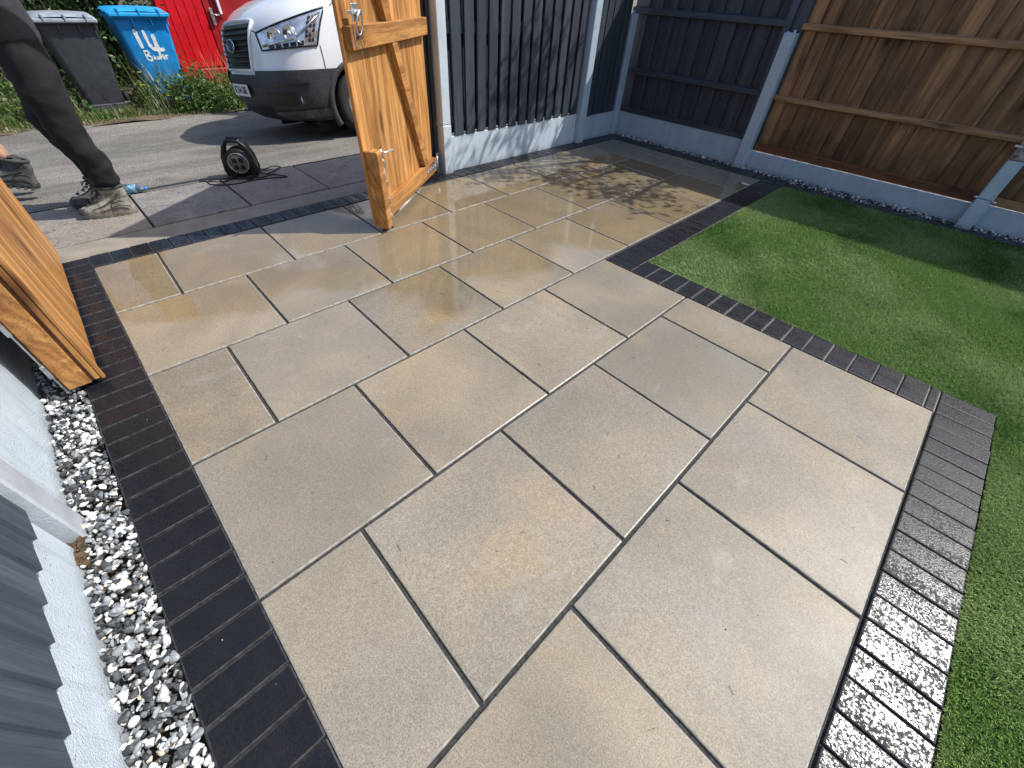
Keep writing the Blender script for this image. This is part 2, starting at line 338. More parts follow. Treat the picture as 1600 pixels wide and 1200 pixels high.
def m_flag():
    n = N('old_concrete_flag'); co = n.shift(n.tc.outputs['Object'], 61.); r = n.oi.outputs['Random']; f = n.noise(co, 4, 5, .65, .5)
    c = n.mix(n.ramp(f, [(.3, 0.), (.7, 1.)]), (.17, .162, .148), (.27, .255, .23)); c = n.mix(n.math('MULTIPLY', r, .45), c, (.27, .20, .155))
    p = n.voro(co, 70); c = n.mix(.28, c, n.ramp(p.outputs['Color'], [(.2, .3), (.5, .5), (.85, .75)]), 'OVERLAY')
    wear = n.math('MULTIPLY', n.ramp(n.noise(co, 9, 4, .7), [(.55, 0.), (.66, 1.)]), n.ramp(n.noise(co, 50, 3, .7), [(.45, 0.), (.6, 1.)])); c = n.mix(wear, c, (.07, .065, .06))
    n.set(Base_Color=c, Roughness=.8); n.bump(n.math('ADD', n.noise(co, 60, 4, .7), p.outputs['Distance']), .6, .004); return n.mat
M['flag'] = m_flag()
M['haunch'] = plain('smooth_mortar_strip', (.25, .225, .185), .75, 0, .14, 7, .35, 120, .002)
g = MB(); g.box(-4.14, -3.43, -4.9, 3.1, -.06, -.012)
pav = g.build('old_paving', M['bed']); tag(pav, 'row of old concrete flags along the drive edge outside the gateway', kind='structure')
ycuts = [-4.9, -4.25, -3.55, -2.76, -2.05, -1.43, -.815, -.11, .5, 1.1, 1.7, 2.35, 3.05]
for i in range(len(ycuts) - 1):
    y0, y1 = ycuts[i] + .006, ycuts[i + 1] - .006; cy = (y0 + y1) / 2; cx = -3.785; j = lambda: rng.normal() * .004
    b = MB(); b.slab([(-3.435 - cx + j(), y0 - cy), (-3.435 - cx + j(), y1 - cy), (-4.13 - cx + j(), y1 - cy), (-4.13 - cx + j(), y0 - cy)][::1], -.05, .002 + rng.normal() * .0015, .006)
    b.build('flag', M['flag'], pav, (cx, cy, 0), (0, 0, 0))
g = MB(); g.box(-3.428, -3.206, -4.9, 3.1, -.06, -.004, .004); tag(g.build('mortar_strip', M['haunch']), 'smooth grey mortar strip between the old flags and the charcoal edging', kind='structure')

# ================================================================ PATIO
P = .608
g = MB(); g.box(-3.035, -1.205, -2.428, 2.648, -.07, -.0075); g.box(-1.205, .612, -2.428, .004, -.07, -.0080)
patio = g.build('patio', M['bed']); tag(patio, 'sandstone slab patio in staggered rows with dark grey joints', kind='structure')
rowspec = {1: [0, -1, -2, -3, -4.01], 0: [0, -.5, -1.5, -2.5, -3.5, -4.01], -1: [0, -1, -2, -3, -4.01],
           -2: [4.345, 3.5, 2.5, 1.5, .5, -.5, -1.5, -2.5, -3.5, -4.01], -3: [4.345, 4, 3, 2, 1, 0, -1, -2, -3, -4.01], -4: [4.345, 3.5, 2.5, 1.5, .5, -.5, -1.5, -2.5, -3.5, -4.01]}
du = {1: .02, 0: 0, -1: .01, -2: .0, -3: -.009, -4: -.009}
for r_, us in rowspec.items():
    x0, x1 = (r_ - 1) * P + .0060, r_ * P - .0060
    if r_ == 1: x1 += .004
    if r_ == -4: x0 = -5 * P + .02
    for i in range(len(us) - 1):
        ends = []
        for k, sgn in ((i + 1, 1), (i, -1)):
            interior = 0 < k < len(us) - 1; u = us[k] + (du[r_] if interior else 0); sh = .0075 if interior else 0
            ends.append((u * P + sh + sgn * .0060, u * P - sh + sgn * .0060))
        (a0, a1), (b0, b1) = ends; cx, cy = (x0 + x1) / 2, (a0 + b0) / 2
        b = MB(); b.slab([(x0 - cx, a0 - cy), (x1 - cx, a1 - cy), (x1 - cx, b1 - cy), (x0 - cx, b0 - cy)], -.034, 0, .0048, arris=1)
        b.build('paving_slab', [M['slab'], M['arris']], patio, (cx, cy, rng.normal() * .0007), (rng.normal() * .0007, rng.normal() * .0007, 0))

# charcoal block edging
g = MB(); g.box(-3.204, .3, -2.632, -2.430, -.07, -.0065); g.box(-3.204, -3.037, -2.432, 2.65, -.07, -.0072); g.box(-3.204, -1.0, 2.652, 2.846, -.07, -.0125); g.box(-1.204, -1.0, .0, 2.66, -.07, -.0135)
g.box(.614, .815, -2.2, .2, -.07, -.0085); g.box(-.999, 2.9, 2.64, 2.95, -.07, -.02)
g.box(-1., .613, .006, .198, -.07, -.0085, 0, 1)
edg = g.build('block_edging', [M['bed'], M['bed_light']]); tag(edg, 'charcoal block paving border around the sandstone patio', kind='structure')
def blockmesh(L, W, k):
    b = MB(); q = [(-W / 2, -L / 2), (W / 2, -L / 2), (W / 2, L / 2), (-W / 2, L / 2)]; r2 = np.random.default_rng(k)
    b.slab([(x + r2.normal() * .0007, y + r2.normal() * .0007) for x, y in q], -.05, 0, .0048, arris=1); return b.mesh('paving_block', [M['block'], M['block_arris']])
BL = [blockmesh(.197, .0955, k) for k in range(4)]
def block(x, y, rz, me=None):
    return link('paving_block', me or BL[int(rng.integers(4))], edg, (x, y, rng.normal() * .0009), (rng.normal() * .003, rng.normal() * .003, rz + rng.normal() * .004))
x = -3.145; wb = [blockmesh(.197, .0995, 20 + k) for k in range(3)]
for i in range(35): block(x + i * .0995, -2.531, 0)              # along the left fence
y = -2.38
for i in range(52):                                             # across the gateway and along the slatted fence
    if y + i * .0995 < 2.62: link('paving_block', BL[int(rng.integers(4))], edg, (-3.1185, y + i * .0995, rng.normal() * .0008), (0, 0, R(90) + rng.normal() * .003)).scale = (1, .84, 1)
for i in range(22): block(-3.15 + i * .0995, 2.749, 0)          # in front of the dark panel
for i in range(27): block(-1.102, .05 + i * .0995 , R(90))         # between patio and lawn, long arm
for i in range(15): block(-.946 + i * .1045, .101, 0, wb[i % 3])            # short arm beside the lawn
half = blockmesh(.197, .036, 9); block(.591, .101, 0, half)
for i in range(24): block(.7145, .148 - i * .0998, R(90))       # right border
lb = blockmesh(.197, .0955, 12)
for i in range(19):                                             # far lawn border, laid end to end
    xx = -.89 + i * .2; block(xx, 2.713 + .072 * (xx + 1), R(90 + 4.1), lb)

# ================================================================ GRAVEL
def m_gravel():
    n = N('monochrome_gravel'); a = n.n('ShaderNodeAttribute', attribute_name='tint'); v = a.outputs['Fac']; pos = n.geo.outputs['Position']
    c = n.ramp(v, [(0., (.016, .018, .020)), (.34, (.060, .066, .070)), (.36, (.13, .145, .155)), (.62, (.36, .385, .40)), (.64, (.60, .61, .60)), (.93, (.80, .80, .78)), (.975, (.80, .80, .78)), (.98, (.55, .45, .30)), (1., (.66, .58, .44))])
    vein = n.noise(pos, 70, 4, .6, 1.5); c = n.mix(n.math('MULTIPLY', n.ramp(vein, [(.52, 0.), (.62, 1.)]), .5), c, (.12, .13, .14))
    n.set(Base_Color=c, Roughness=.6); n.bump(n.noise(pos, 220, 3), .4, .002); return n.mat
M['gravel'] = m_gravel()
def ico():
    t = (1 + 5 ** .5) / 2; v = np.array([(-1, t, 0), (1, t, 0), (-1, -t, 0), (1, -t, 0), (0, -1, t), (0, 1, t), (0, -1, -t), (0, 1, -t), (t, 0, -1), (t, 0, 1), (-t, 0, -1), (-t, 0, 1)], float); v /= np.linalg.norm(v[0])
    f = [(0, 11, 5), (0, 5, 1), (0, 1, 7), (0, 7, 10), (0, 10, 11), (1, 5, 9), (5, 11, 4), (11, 10, 2), (10, 7, 6), (7, 1, 8), (3, 9, 4), (3, 4, 2), (3, 2, 6), (3, 6, 8), (3, 8, 9), (4, 9, 5), (2, 4, 11), (6, 2, 10), (8, 6, 7), (9, 8, 1)]
    v = [tuple(p) for p in v]; cache = {}; nf = []
    def mid(a, b):
        k = (min(a, b), max(a, b))
        if k not in cache: p = np.array(v[a]) + np.array(v[b]); p /= np.linalg.norm(p); cache[k] = len(v); v.append(tuple(p))
        return cache[k]
    for a, b, c in f: x, y, z = mid(a, b), mid(b, c), mid(c, a); nf += [(a, x, z), (b, y, x), (c, z, y), (x, y, z)]
    return np.array(v), np.array(nf)
IV, IF = ico()
def randrot(n, r_):
    q = r_.normal(size=(n, 4)); q /= np.linalg.norm(q, axis=1)[:, None]; w_, x, y, z = q.T
    return np.stack([1 - 2 * (y * y + z * z), 2 * (x * y - z * w_), 2 * (x * z + y * w_), 2 * (x * y + z * w_), 1 - 2 * (x * x + z * z), 2 * (y * z - x * w_), 2 * (x * z - y * w_), 2 * (y * z + x * w_), 1 - 2 * (x * x + y * y)], 1).reshape(n, 3, 3)
def gravel(name, label, pts, size, seed):
    r_ = np.random.default_rng(seed); n = len(pts); V = np.repeat(IV[None], n, 0)
    # angular stones: clip the ball by a few random planes
    for k in range(7):
        d = r_.normal(size=(n, 1, 3)); d /= np.linalg.norm(d, axis=2)[..., None]; h = r_.uniform(.35, .72, size=(n, 1)); t = (V * d).sum(2); V = V - d * np.maximum(t - h, 0)[..., None]
    V = V * (np.stack([r_.uniform(.75, 1.35, n), r_.uniform(.6, 1.0, n), r_.uniform(.45, .85, n)], 1) * (size * r_.lognormal(0, .27, n))[:, None])[:, None, :]
    tilt = randrot(n, r_) ; V = np.einsum('nij,nkj->nki', tilt, V)
    V = V * np.array([1, 1, .8]) + pts[:, None, :]
    F = (IF[None] + (np.arange(n) * len(IV))[:, None, None]).reshape(-1, 3); t = np.repeat(r_.uniform(size=n), len(IV))
    return tag(link(name, fastmesh(name, V.reshape(-1, 3), F, [M['gravel']], attr=t)), label, kind='stuff')
def scatter(x0, x1, yf0, yf1, dens, z0, z1, seed):
    r_ = np.random.default_rng(seed); n = int(dens * (x1 - x0)); x = r_.uniform(x0, x1, n); u = r_.uniform(size=n); y = yf0(x) + u * (yf1(x) - yf0(x)); return np.stack([x, y, r_.uniform(z0, z1, n)], 1)
pts = scatter(-3.1, .55, lambda x: x * 0 - 2.766, lambda x: x * 0 - 2.636, 1150, -.030, -.002, 3)
gravel('gravel', 'black and white chipped gravel strip beside the left fence', pts, .0112, 4)
pts = np.concatenate([scatter(-3.12, -1.0, lambda x: x * 0 + 2.862, lambda x: x * 0 + 2.925, 460, -.03, .004, 5), scatter(-1.0, 2.9, lambda x: 2.768 + .05 + .072 * (x + 1), lambda x: 2.945 + .03 * (x + 1.5), 560, -.03, .004, 6)])
gravel('gravel', 'black and white chipped gravel strip at the foot of the far fence', pts, .0115, 8)

# ================================================================ LAWN
def m_lawn():
    n = N('grass_blade'); a = n.n('ShaderNodeAttribute', attribute_name='tint'); v = a.outputs['Fac']; pos = n.geo.outputs['Position']
    c = n.ramp(v, [(0., (.090, .175, .032)), (.35, (.165, .300, .060)), (.7, (.26, .415, .100)), (.92, (.36, .49, .15)), (1., (.40, .37, .18))])
    p = n.noise(pos, 1.3, 3); dk = n.noise(n.map(pos, (2.1, 1.1, 1)), 1., 4, .6, .5); c = n.mix(n.math('MULTIPLY', n.ramp(dk, [(.47, 0.), (.62, 1.)]), .85), c, n.mix(1., c, (.40, .58, .32), 'MULTIPLY')); c = n.mix(n.math('MULTIPLY', n.ramp(p, [(.4, 0.), (.62, 1.)]), .55), c, (.40, .50, .22))
    n.set(Base_Color=c, Roughness=.36, IOR=1.45); n.b.inputs['Subsurface Weight'].default_value = 0
    tr = n.n('ShaderNodeBsdfTranslucent'); n.put(tr.inputs[0], c); mx = n.n('ShaderNodeMixShader'); mx.inputs[0].default_value = .22; n.l(n.b.outputs[0], mx.inputs[1]); n.l(tr.outputs[0], mx.inputs[2]); n.l(mx.outputs[0], n.out.inputs[0]); return n.mat
M['lawn'] = m_lawn()
M['thatch'] = plain('lawn_backing', (.045, .075, .020), .9, 0, .5, 60, .9, 200, .004)
g = MB(); g.add([(-.995, .205, -.012), (.822, .205, -.012), (.822, -2.3, -.012), (3.2, -2.3, -.012), (3.2, 2.92, -.012), (-.995, 2.655, -.012)], [(0, 1, 2, 3, 4, 5)])
tag(g.build('lawn_base', M['thatch']), 'green backing under the lawn pile', kind='structure')
def lawn(seed):
    r_ = np.random.default_rng(seed)
    def area(n, x0, x1, y0, y1): return np.stack([r_.uniform(x0, x1, n), r_.uniform(y0, y1, n)], 1)
    A = [area(205000, -.995, .99, .203, 2.85), area(46000, .822, 1.08, -1.75, .203), area(16000, .99, 3.2, .2, 2.92), area(12000, 1.08, 3.2, -2.3, .2)]
    # denser, yellower fringe at the cut edges
    e1 = np.stack([r_.uniform(-.995, .82, 5200), .202 + np.abs(r_.normal(0, .006, 5200))], 1); e2 = np.stack([.821 + np.abs(r_.normal(0, .006, 6400)), r_.uniform(-1.8, .2, 6400)], 1); e3 = np.stack([-.996 + np.abs(r_.normal(0, .005, 4500)), r_.uniform(.2, 2.65, 4500)], 1)
    Q = np.concatenate(A + [e1, e2, e3]); ne = len(e1) + len(e2) + len(e3); big = np.concatenate([np.ones(len(A[0]) + len(A[1])), np.full(len(A[2]) + len(A[3]), 2.0), np.ones(ne)])
    edge = np.concatenate([np.zeros(len(Q) - ne), np.ones(ne)])
    ok = Q[:, 1] < 2.655 + .072 * (Q[:, 0] + 1); Q, big, edge = Q[ok], big[ok], edge[ok]; n = len(Q)
    ang = r_.uniform(0, 2 * np.pi, n); L = r_.uniform(.013, .024, n) * (1 - .35 * edge); wd = r_.uniform(.0008, .0014, n) * big
    # nap of the pile: slow-changing lean direction
    nap = np.sin(Q[:, 0] * 5.1 + 1.7 * np.sin(Q[:, 1] * 3.3)) * .5 + np.sin(Q[:, 1] * 4.3 + Q[:, 0] * 2.2) * .4
    lean = np.stack([np.cos(ang) * .55 + nap * .35 - .12, np.sin(ang) * .55 - .28 + nap * .1], 1) * r_.uniform(.5, 1.35, n)[:, None]
    side = np.stack([-np.sin(ang), np.cos(ang)], 1); z0 = -.012
    b = np.concatenate([Q, np.full((n, 1), z0)], 1); mpt = np.concatenate([Q + lean * L[:, None] * .35, (z0 + L * .62)[:, None]], 1); tip = np.concatenate([Q + lean * L[:, None] * 1.0, (z0 + L * r_.uniform(.72, 1.0, n))[:, None]], 1)
    sw = np.concatenate([side * wd[:, None], np.zeros((n, 1))], 1)
    V = np.stack([b - sw, b + sw, mpt + sw * .85, mpt - sw * .85, tip], 1).reshape(-1, 3); i = np.arange(n)[:, None] * 5
    F = np.concatenate([i + np.array([[0, 1, 2]]), i + np.array([[0, 2, 3]]), i + np.array([[3, 2, 4]])]); t = np.clip(r_.beta(2, 2.4, n) * .9 + nap * .10 + edge * r_.uniform(0, .5, n), 0, 1)
    t = np.where(r_.uniform(size=n) < .03 + .12 * edge, 1., t * .95); return fastmesh('lawn', V, F, [M['lawn']], attr=np.repeat(t, 5))
tag(link('lawn', lawn(11)), 'artificial green lawn beside the patio', kind='stuff')
# ================================================================ FENCES
def post(name_label, x, y, w, h, mat_, rz=0., seam=None, cap=True, dep=.10):
    t = thing('concrete_post', name_label, 'fence post', (x, y, 0), rz, 'painted concrete fence posts')
    b = MB(); zs = [-.3, seam, h] if seam else [-.3, h]
    for i in range(len(zs) - 1): b.box(-w / 2 + .002 * i, w / 2 - .002 * i, -dep / 2 + .0025 * i, dep / 2, zs[i] + (.003 if i else 0), zs[i + 1], .006)
    b.build('shaft', mat_, t)
    if cap and h < 1.3:
        c = MB(); c.tube([(w * .2, -.01, h - .004), (w * .2, -.01, h + .022)], [.014, .011], 8); c.build('bolt', mat_, t); c = MB(); c.tube([(-w * .3, -.01, h - .004), (-w * .3, -.01, h + .008)], [.012, .01], 8); c.build('bolt', mat_, t)
    return t
# --- slatted fence (left of the patio), local x runs along +Y of the world
FB_X = -3.212
def slat_panel(label, y0, y1, pitch, sw, board_h, first, base_rails=(.36, .98, 1.62)):
    t = thing('slatted_fence', label, 'fence', (FB_X, y0, 0), R(90), 'slatted anthracite fence panels'); L = y1 - y0
    # local: x along world +Y, local y = world -X ; front faces world +X = local -y
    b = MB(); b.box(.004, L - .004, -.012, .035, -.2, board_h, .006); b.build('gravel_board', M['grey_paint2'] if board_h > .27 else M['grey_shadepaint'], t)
    n = int((L - first) / pitch + .35); me = None
    for k in range(n):
        xc = first + k * pitch + sw / 2
        if xc + sw / 2 > L: break
        bb = MB(); z0 = board_h + .004 + rng.uniform(-.012, .004); bb.box(-sw / 2 + rng.uniform(0, .002), sw / 2, -.013, .008, z0, 1.80, .0025); bb.build('slat', M['anthracite'], t, (xc, -.006, 0), (0, rng.normal() * .0012, 0))
        bb = MB(); bb.box(-pitch * .515, pitch * .515, -.006, .006, board_h + .003, 1.80, .002); bb.build('slat', M['anthracite'], t, (xc + pitch / 2, .054 + .008 * (k % 2), 0))
        if k == 0: bb = MB(); bb.box(-pitch * .515, pitch * .515, -.006, .006, board_h + .003, 1.80, .002); bb.build('slat', M['anthracite'], t, (xc - pitch / 2, .062, 0))
    for zr in base_rails:
        b = MB(); b.box(.012, L - .012, .004, .044, zr, zr + .075, .003); b.build('rail', M['anthracite_x'], t)
    for xx in (.004, L - .044): b = MB(); b.box(xx, xx + .04, -.002, .044, board_h + .002, 1.80, .003); b.build('end_batten', M['slate_paint'], t)
    return t
slat_panel('wide anthracite slatted panel in dappled sun between the gate and the next post', .262, 2.075, .1335, .098, .285, .075)
slat_panel('narrow shaded panel of vertical slats squeezed next to the corner post', 2.195, 2.80, .104, .092, .246, .05, (.5, 1.1, 1.62))
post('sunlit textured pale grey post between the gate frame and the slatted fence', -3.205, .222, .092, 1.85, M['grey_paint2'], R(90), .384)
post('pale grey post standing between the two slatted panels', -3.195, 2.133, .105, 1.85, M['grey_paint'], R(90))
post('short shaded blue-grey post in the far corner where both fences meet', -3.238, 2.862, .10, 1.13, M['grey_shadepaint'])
# --- dark close-board panel, far side
def closeboard(label, x0, x1, ya, slope, board_top, rails, mw, mr, mlow, lowz, pitch, top, wavy=.0, lowh=.05, first_dark=None, group=None, gap=.0):
    t = thing('close_board_fence', label, 'fence', (x0, ya + slope * (x0 + 1.5), 0), math.atan(slope), group); L = (x1 - x0)
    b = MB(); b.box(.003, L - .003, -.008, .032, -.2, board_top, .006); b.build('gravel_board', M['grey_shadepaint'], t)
    n = int(round(L / pitch)); p = L / n
    for k in range(n):
        b = MB(); dz = rng.normal() * .006; w0 = p + .016; z0 = lowz + .012; N_ = 14; tops = []
        # feather-edged board: thin under its neighbour, thick at the other edge
        vs = []
        for j in range(N_ + 1):
            z = z0 + (top - z0) * j / N_; wob = wavy * math.sin(z * 9 + k * 1.9) * .4 + rng.normal() * .0006
            vs += [(-w0 / 2 + wob, .008, z), (w0 / 2 + wob, -.022, z), (w0 / 2 + wob, 0, z), (-w0 / 2 + wob, .012, z)]
        fs = [(0, 3, 2, 1), tuple(4 * N_ + q for q in range(4))]
        for j in range(N_):
            for q in range(4): a, c = j * 4 + q, j * 4 + (q + 1) % 4; fs.append((a, c, c + 4, a + 4))
        b.add(vs, fs); b.build('board', mw, t, ((k + .5) * p + .002, .030 + rng.normal() * .0012, dz * .2), (0, rng.normal() * .0015, 0))
    for z0, z1 in rails:
        b = MB(); nseg = 10; pr = []
        for j in range(nseg + 1): x = .004 + (L - .008) * j / nseg; pr.append([(x, .010, z0), (x, -.024, z0 + .004), (x, -.024, z1 - .012), (x, .010, z1)])
        b.grid(pr, smooth=False); b.box(.004, L - .004, -.020, .012, z0 + .002, z1 - .010, .002); b.build('rail', mr, t)
    b = MB(); b.box(.012, L - .012, -.012, .010, lowz, lowz + lowh, .003); b.build('bottom_rail', mlow, t)
    b = MB(); b.box(0, L, -.025, .05, top, top + .03, .004); b.build('cap_rail', mr, t)
    return t
closeboard('shaded anthracite close-board panel at the far end of the patio', -3.29, -1.615, 2.950, 0, .232, [(.612, .668), (1.128, 1.188)], M['anthracite'], M['anthracite_x'], M['anthracite_x'], .236, .16, 1.70)
closeboard('brown stained close-board panel behind the lawn with knots and a daylight gap beneath', -1.515, .375, 2.965, .024, .152, [(.600, .648), (1.118, 1.168)], M['brown'], M['brown_x'], M['brown_low'], .164, .1215, 1.70, wavy=.006, lowh=.07)
closeboard('dark brown close-board panel at the right edge beyond the short broken post', .405, 2.9, 2.965, .024, .165, [(.600, .648), (1.118, 1.168)], M['brown'], M['brown_x'], M['brown_x'], .175, .1215, 1.70, wavy=.004, lowh=.06)
b = MB(); b.box(-.03, .03, -.02, .05, .24, 1.74, .004); tag(b.build('timber_post', M['slate_paint'], None, (-1.640, 2.955, 0)), 'slate blue timber upright rising behind the tall grey post', 'post')
b = MB(); b.box(-.068, .045, -.01, .06, .16, 1.74, .004); tag(b.build('timber_post', M['anthracite'], None, (-1.545, 2.975, 0)), 'dark timber post at the edge between the dark panel and the brown panel', 'post')
b = MB(); b.box(-.04, .04, 0, .06, .16, 1.74, .004); tag(b.build('timber_post', M['brown'], None, (.395, 3.02, 0)), 'brown timber post behind the broken concrete post', 'post')
post('tall leaning-looking grey post between the anthracite panel and the brown panel', -1.565, 2.918, .103, 1.095, M['grey_paint'])
t = post('short grey post at the far right with a broken unpainted top', .392, 2.962, .105, .50, M['grey_paint'], R(1.2), .215, cap=False)
b = MB(); b.box(-.050, .049, -.046, .047, .503, .632, .012); b.tube([(-.03, -.052, .50), (-.02, -.053, .56), (-.028, -.051, .61)], .006, 6); b.build('broken_top', plain('bare_broken_concrete', (.33, .28, .27), .9, 0, .6, 25, 1., 70, .006), t)
b = MB(); b.box(-.065, .02, -.055, -.03, .585, .60, .003); b.tube([(-.062, -.05, .592), (-.075, -.05, .592)], .012, 8); b.tube([(.045, -.05, .215), (.075, -.052, .215)], .009, 8); b.tube([(-.05, -.05, .225), (-.075, -.052, .225)], .009, 8); b.build('bracket', M['steel'], t)
# --- fence beside the camera (left)
FA = -2.768
def side_panel(label, x0, x1, bh, panel):
    t = thing('painted_fence', label, 'fence', (x0, FA, 0), 0, None); L = x1 - x0
    b = MB(); b.box(0, L, -.05, 0, -.2, bh, .007); b.build('gravel_board', M['grey_paint2'], t)
    if panel:
        n = int(L / .104)
        for k in range(n):
            b = MB(); b.add([(0, .012, .205), (.116, .025, .205), (.116, .008, .205), (0, .002, .205), (0, .012, 1.75), (.116, .025, 1.75), (.116, .008, 1.75), (0, .002, 1.75)], [(0, 3, 2, 1), (4, 5, 6, 7), (0, 1, 5, 4), (1, 2, 6, 5), (2, 3, 7, 6), (3, 0, 4, 7)])
            b.build('board', M['slate_paint'], t, (k * .104, 0, rng.normal() * .002), (0, 0, 0))
    return t
side_panel('pale grey gravel board panel behind the open left gate', -3.25, -1.262, .285, False)
pnl = side_panel('slate blue overlapping board fence on a pale grey gravel board in the bottom left corner', -1.125, .62, .26, True)
up = thing('painted_fence', 'upper slate blue boards behind the left gate, above the pale gravel board', 'fence', (-3.25, FA - .03, 0))
for k in range(19):
    b = MB(); b.add([(0, .010, .30), (.116, .026, .30), (.116, .008, .30), (0, .002, .30), (0, .010, 1.75), (.116, .026, 1.75), (.116, .008, 1.75), (0, .002, 1.75)], [(0, 3, 2, 1), (4, 5, 6, 7), (0, 1, 5, 4), (1, 2, 6, 5), (2, 3, 7, 6), (3, 0, 4, 7)]); b.build('board', M['slate_paint'], up, (k * .104, 0, 0))
post('mauve-grey concrete post beside the camera with a soil gap at its foot', -1.203, FA - .030, .10, 1.85, plain('mauve_grey_paint', (.40, .425, .46), .6, 0, .1, 12, .5, 120, .003), 0, None, dep=.115)
b = MB()
for k in range(220): x, y = rng.uniform(-1.15, -1.05), rng.uniform(FA - .04, FA + .02); b.box(x, x + rng.uniform(.003, .012), y, y + rng.uniform(.003, .010), -.02, rng.uniform(-.005, .012))
tag(b.build('soil_crumbs', M['leafbrown']), 'brown crumbs of soil in the gap at the foot of the near left post', kind='stuff')

# ================================================================ GATES
ft = thing('gateway', 'dark metal box frame around the gateway, a thin beam across its top', 'gateway', (-3.30, -1.24, 0))
for s in (-1, 1):
    b = MB(); y = 1.36 * s + (0 if s > 0 else -.08); b.box(-.06, .052, y - (.075 if s > 0 else .02), y + .050, -.1, 1.93, .004); b.build('upright', M['frame'], ft)
    b = MB(); b.box(.054, .072, y + .015, y + .046, -.05, 1.93, .003); b.build('stop_bar', M['frame'], ft)
b = MB(); b.box(-.03, .015, -1.43, 1.37, 1.86, 1.92, .004); b.build('lintel', M['frame'], ft)

def gate(label, hinge, ang, side, L, npl, bo=0.):
    """local x from hinge to free edge, inner (ledged) face towards local +y*side"""
    t = thing('gate_leaf', label, 'gate', (hinge[0], hinge[1], 0), ang, 'pair of golden timber gates')
    pw = L / npl; z0, z1 = .035, 1.93
    for k in range(npl):
        b = MB(); b.box(-pw / 2 + .0008, pw / 2 - .0008, -.021 * side, 0, z0 + rng.uniform(-.002, .002), z1, .0028); b.build('board', M['gate_wood'], t, ((k + .5) * pw, rng.normal() * .0006, 0))
    for zr, h, xa, xb in ((.045, .105, .03, L - .078), (.978, .100, .02, L - .02), (1.78, .10, .02, L - .02)):
        b = MB(); b.box(xa, xb, .001 * side, .046 * side, zr, zr + h, .003); b.build('ledge', M['gate_rail'], t)
    def bracepts(za, zb, xa, xb, wd):
        b = MB(); vs = []
        for y in (.001 * side, .044 * side): vs += [(xa, y, za), (xa + wd, y, za), (xb + wd, y, zb), (xb, y, zb)]
        b.add(vs, [(0, 1, 2, 3), (7, 6, 5, 4), (0, 4, 5, 1), (1, 5, 6, 2), (2, 6, 7, 3), (3, 7, 4, 0)]); b.build('brace', M['gate_rail'], t)
    bracepts(.152, .976, .33 - bo, .725 - bo, .085); bracepts(1.080, 1.778, .775 - bo, 1.11 - bo, .085)
    for zr in (1.028, .097, 1.83):
        for k in range(npl - 1):
            d = MB(); xx_ = (k + .5) * pw; d.tube([(xx_, .046 * side, zr + .02 * (-1) ** k), (xx_, .0468 * side, zr + .02 * (-1) ** k)], .0032, 8); d.build('screw', M['leafbrown'], t)
    # bolt batten at the free edge
    b = MB(); b.box(L - .074, L - (.001 if side > 0 else .008), (.001 if side > 0 else -.012) , .088 * side, .022, .50, .004); b.build('bolt_batten', M['gate_rail'], t)
    # drop bolt
    d = MB(); xx = L - .082; d.tube([(xx, .078 * side, -.0), (xx, .078 * side, .50)], .0075, 10); b2 = d.build('drop_bolt', M['steel'], t)
    for zz in (.06, .17, .28, .40, .455):
        d = MB(); d.box(xx - .012, xx + .008, .062 * side, .094 * side, zz, zz + .035, .002); d.build('keeper', M['steel'], b2)
    d = MB(); d.tube([(xx, .078 * side, .475), (xx - .02, .098 * side, .478), (xx - .125, .105 * side, .470)], .006, 8); d.build('bolt_handle', plain('pale_zinc', (.75, .73, .68), .35, .6, .1), b2)
    # ring latch
    d = MB(); d.box(L - .125, L - .055, .047 * side, .056 * side, 1.095, 1.165, .003); d.box(L - .15, L + .01, .056 * side, .066 * side, 1.125, 1.14, .002)
    lt = d.build('latch_plate', M['steel'], t); d = MB(); c = [(L - .09 + .034 * math.cos(a), (.068 + .01 * math.sin(a)) * side, 1.085 + .046 * math.sin(a)) for a in np.linspace(0, 2 * math.pi, 25)[:-1]]
    d.tube(c, .0045, 7, closed=True); d.tube([(L - .09, .05 * side, 1.13), (L - .09, .08 * side, 1.13)], .011, 10); d.build('ring_handle', M['steel'], lt)
    d = MB(); d.tube([(L - .085, .066 * side, 1.06), (L - .10, .075 * side, 1.0), (L - .085, .07 * side, .985), (L - .07, .06 * side, 1.03)], .0018, 5); d.build('cord', M['black'], lt)
    d = MB(); d.box(L - .062, L - .048, .047 * side, .052 * side, .99, 1.05, .002); d.build('catch', M['steel'], lt)
    # tee hinges
    for zz in (.098, 1.828):
        d = MB(); vs = []
        for y in (.047 * side, .051 * side): vs += [(.03, y, zz - .028), (.30, y, zz - .009), (.30, y, zz + .009), (.03, y, zz + .028)]
        d.add(vs, [(0, 1, 2, 3), (7, 6, 5, 4), (0, 4, 5, 1), (1, 5, 6, 2), (2, 6, 7, 3), (3, 7, 4, 0)]); d.tube([(.022, .05 * side, zz - .06), (.022, .05 * side, zz + .06)], .007, 8)
        for q in (.08, .15, .22, .28): d.tube([(q, .050 * side, zz), (q, .055 * side, zz)], .006, 8)
        d.box(-.035, .02, .043 * side, .048 * side, zz - .08, zz + .08, .001); d.build('hinge', M['steel'], t)
    return t
dR = Vector((.59, -.81)); gate('golden timber gate standing half open in the middle, showing its rails and brace', (-3.285 + .59 * .095, .172 - .81 * .095), math.atan2(dR.y, dR.x), 1, 1.277, 11, .095)
gl = gate('golden timber gate swung fully open along the left fence, plain face in sun', (-3.27, -2.562), math.atan2(-.022, 1.40), -1, 1.392, 12)
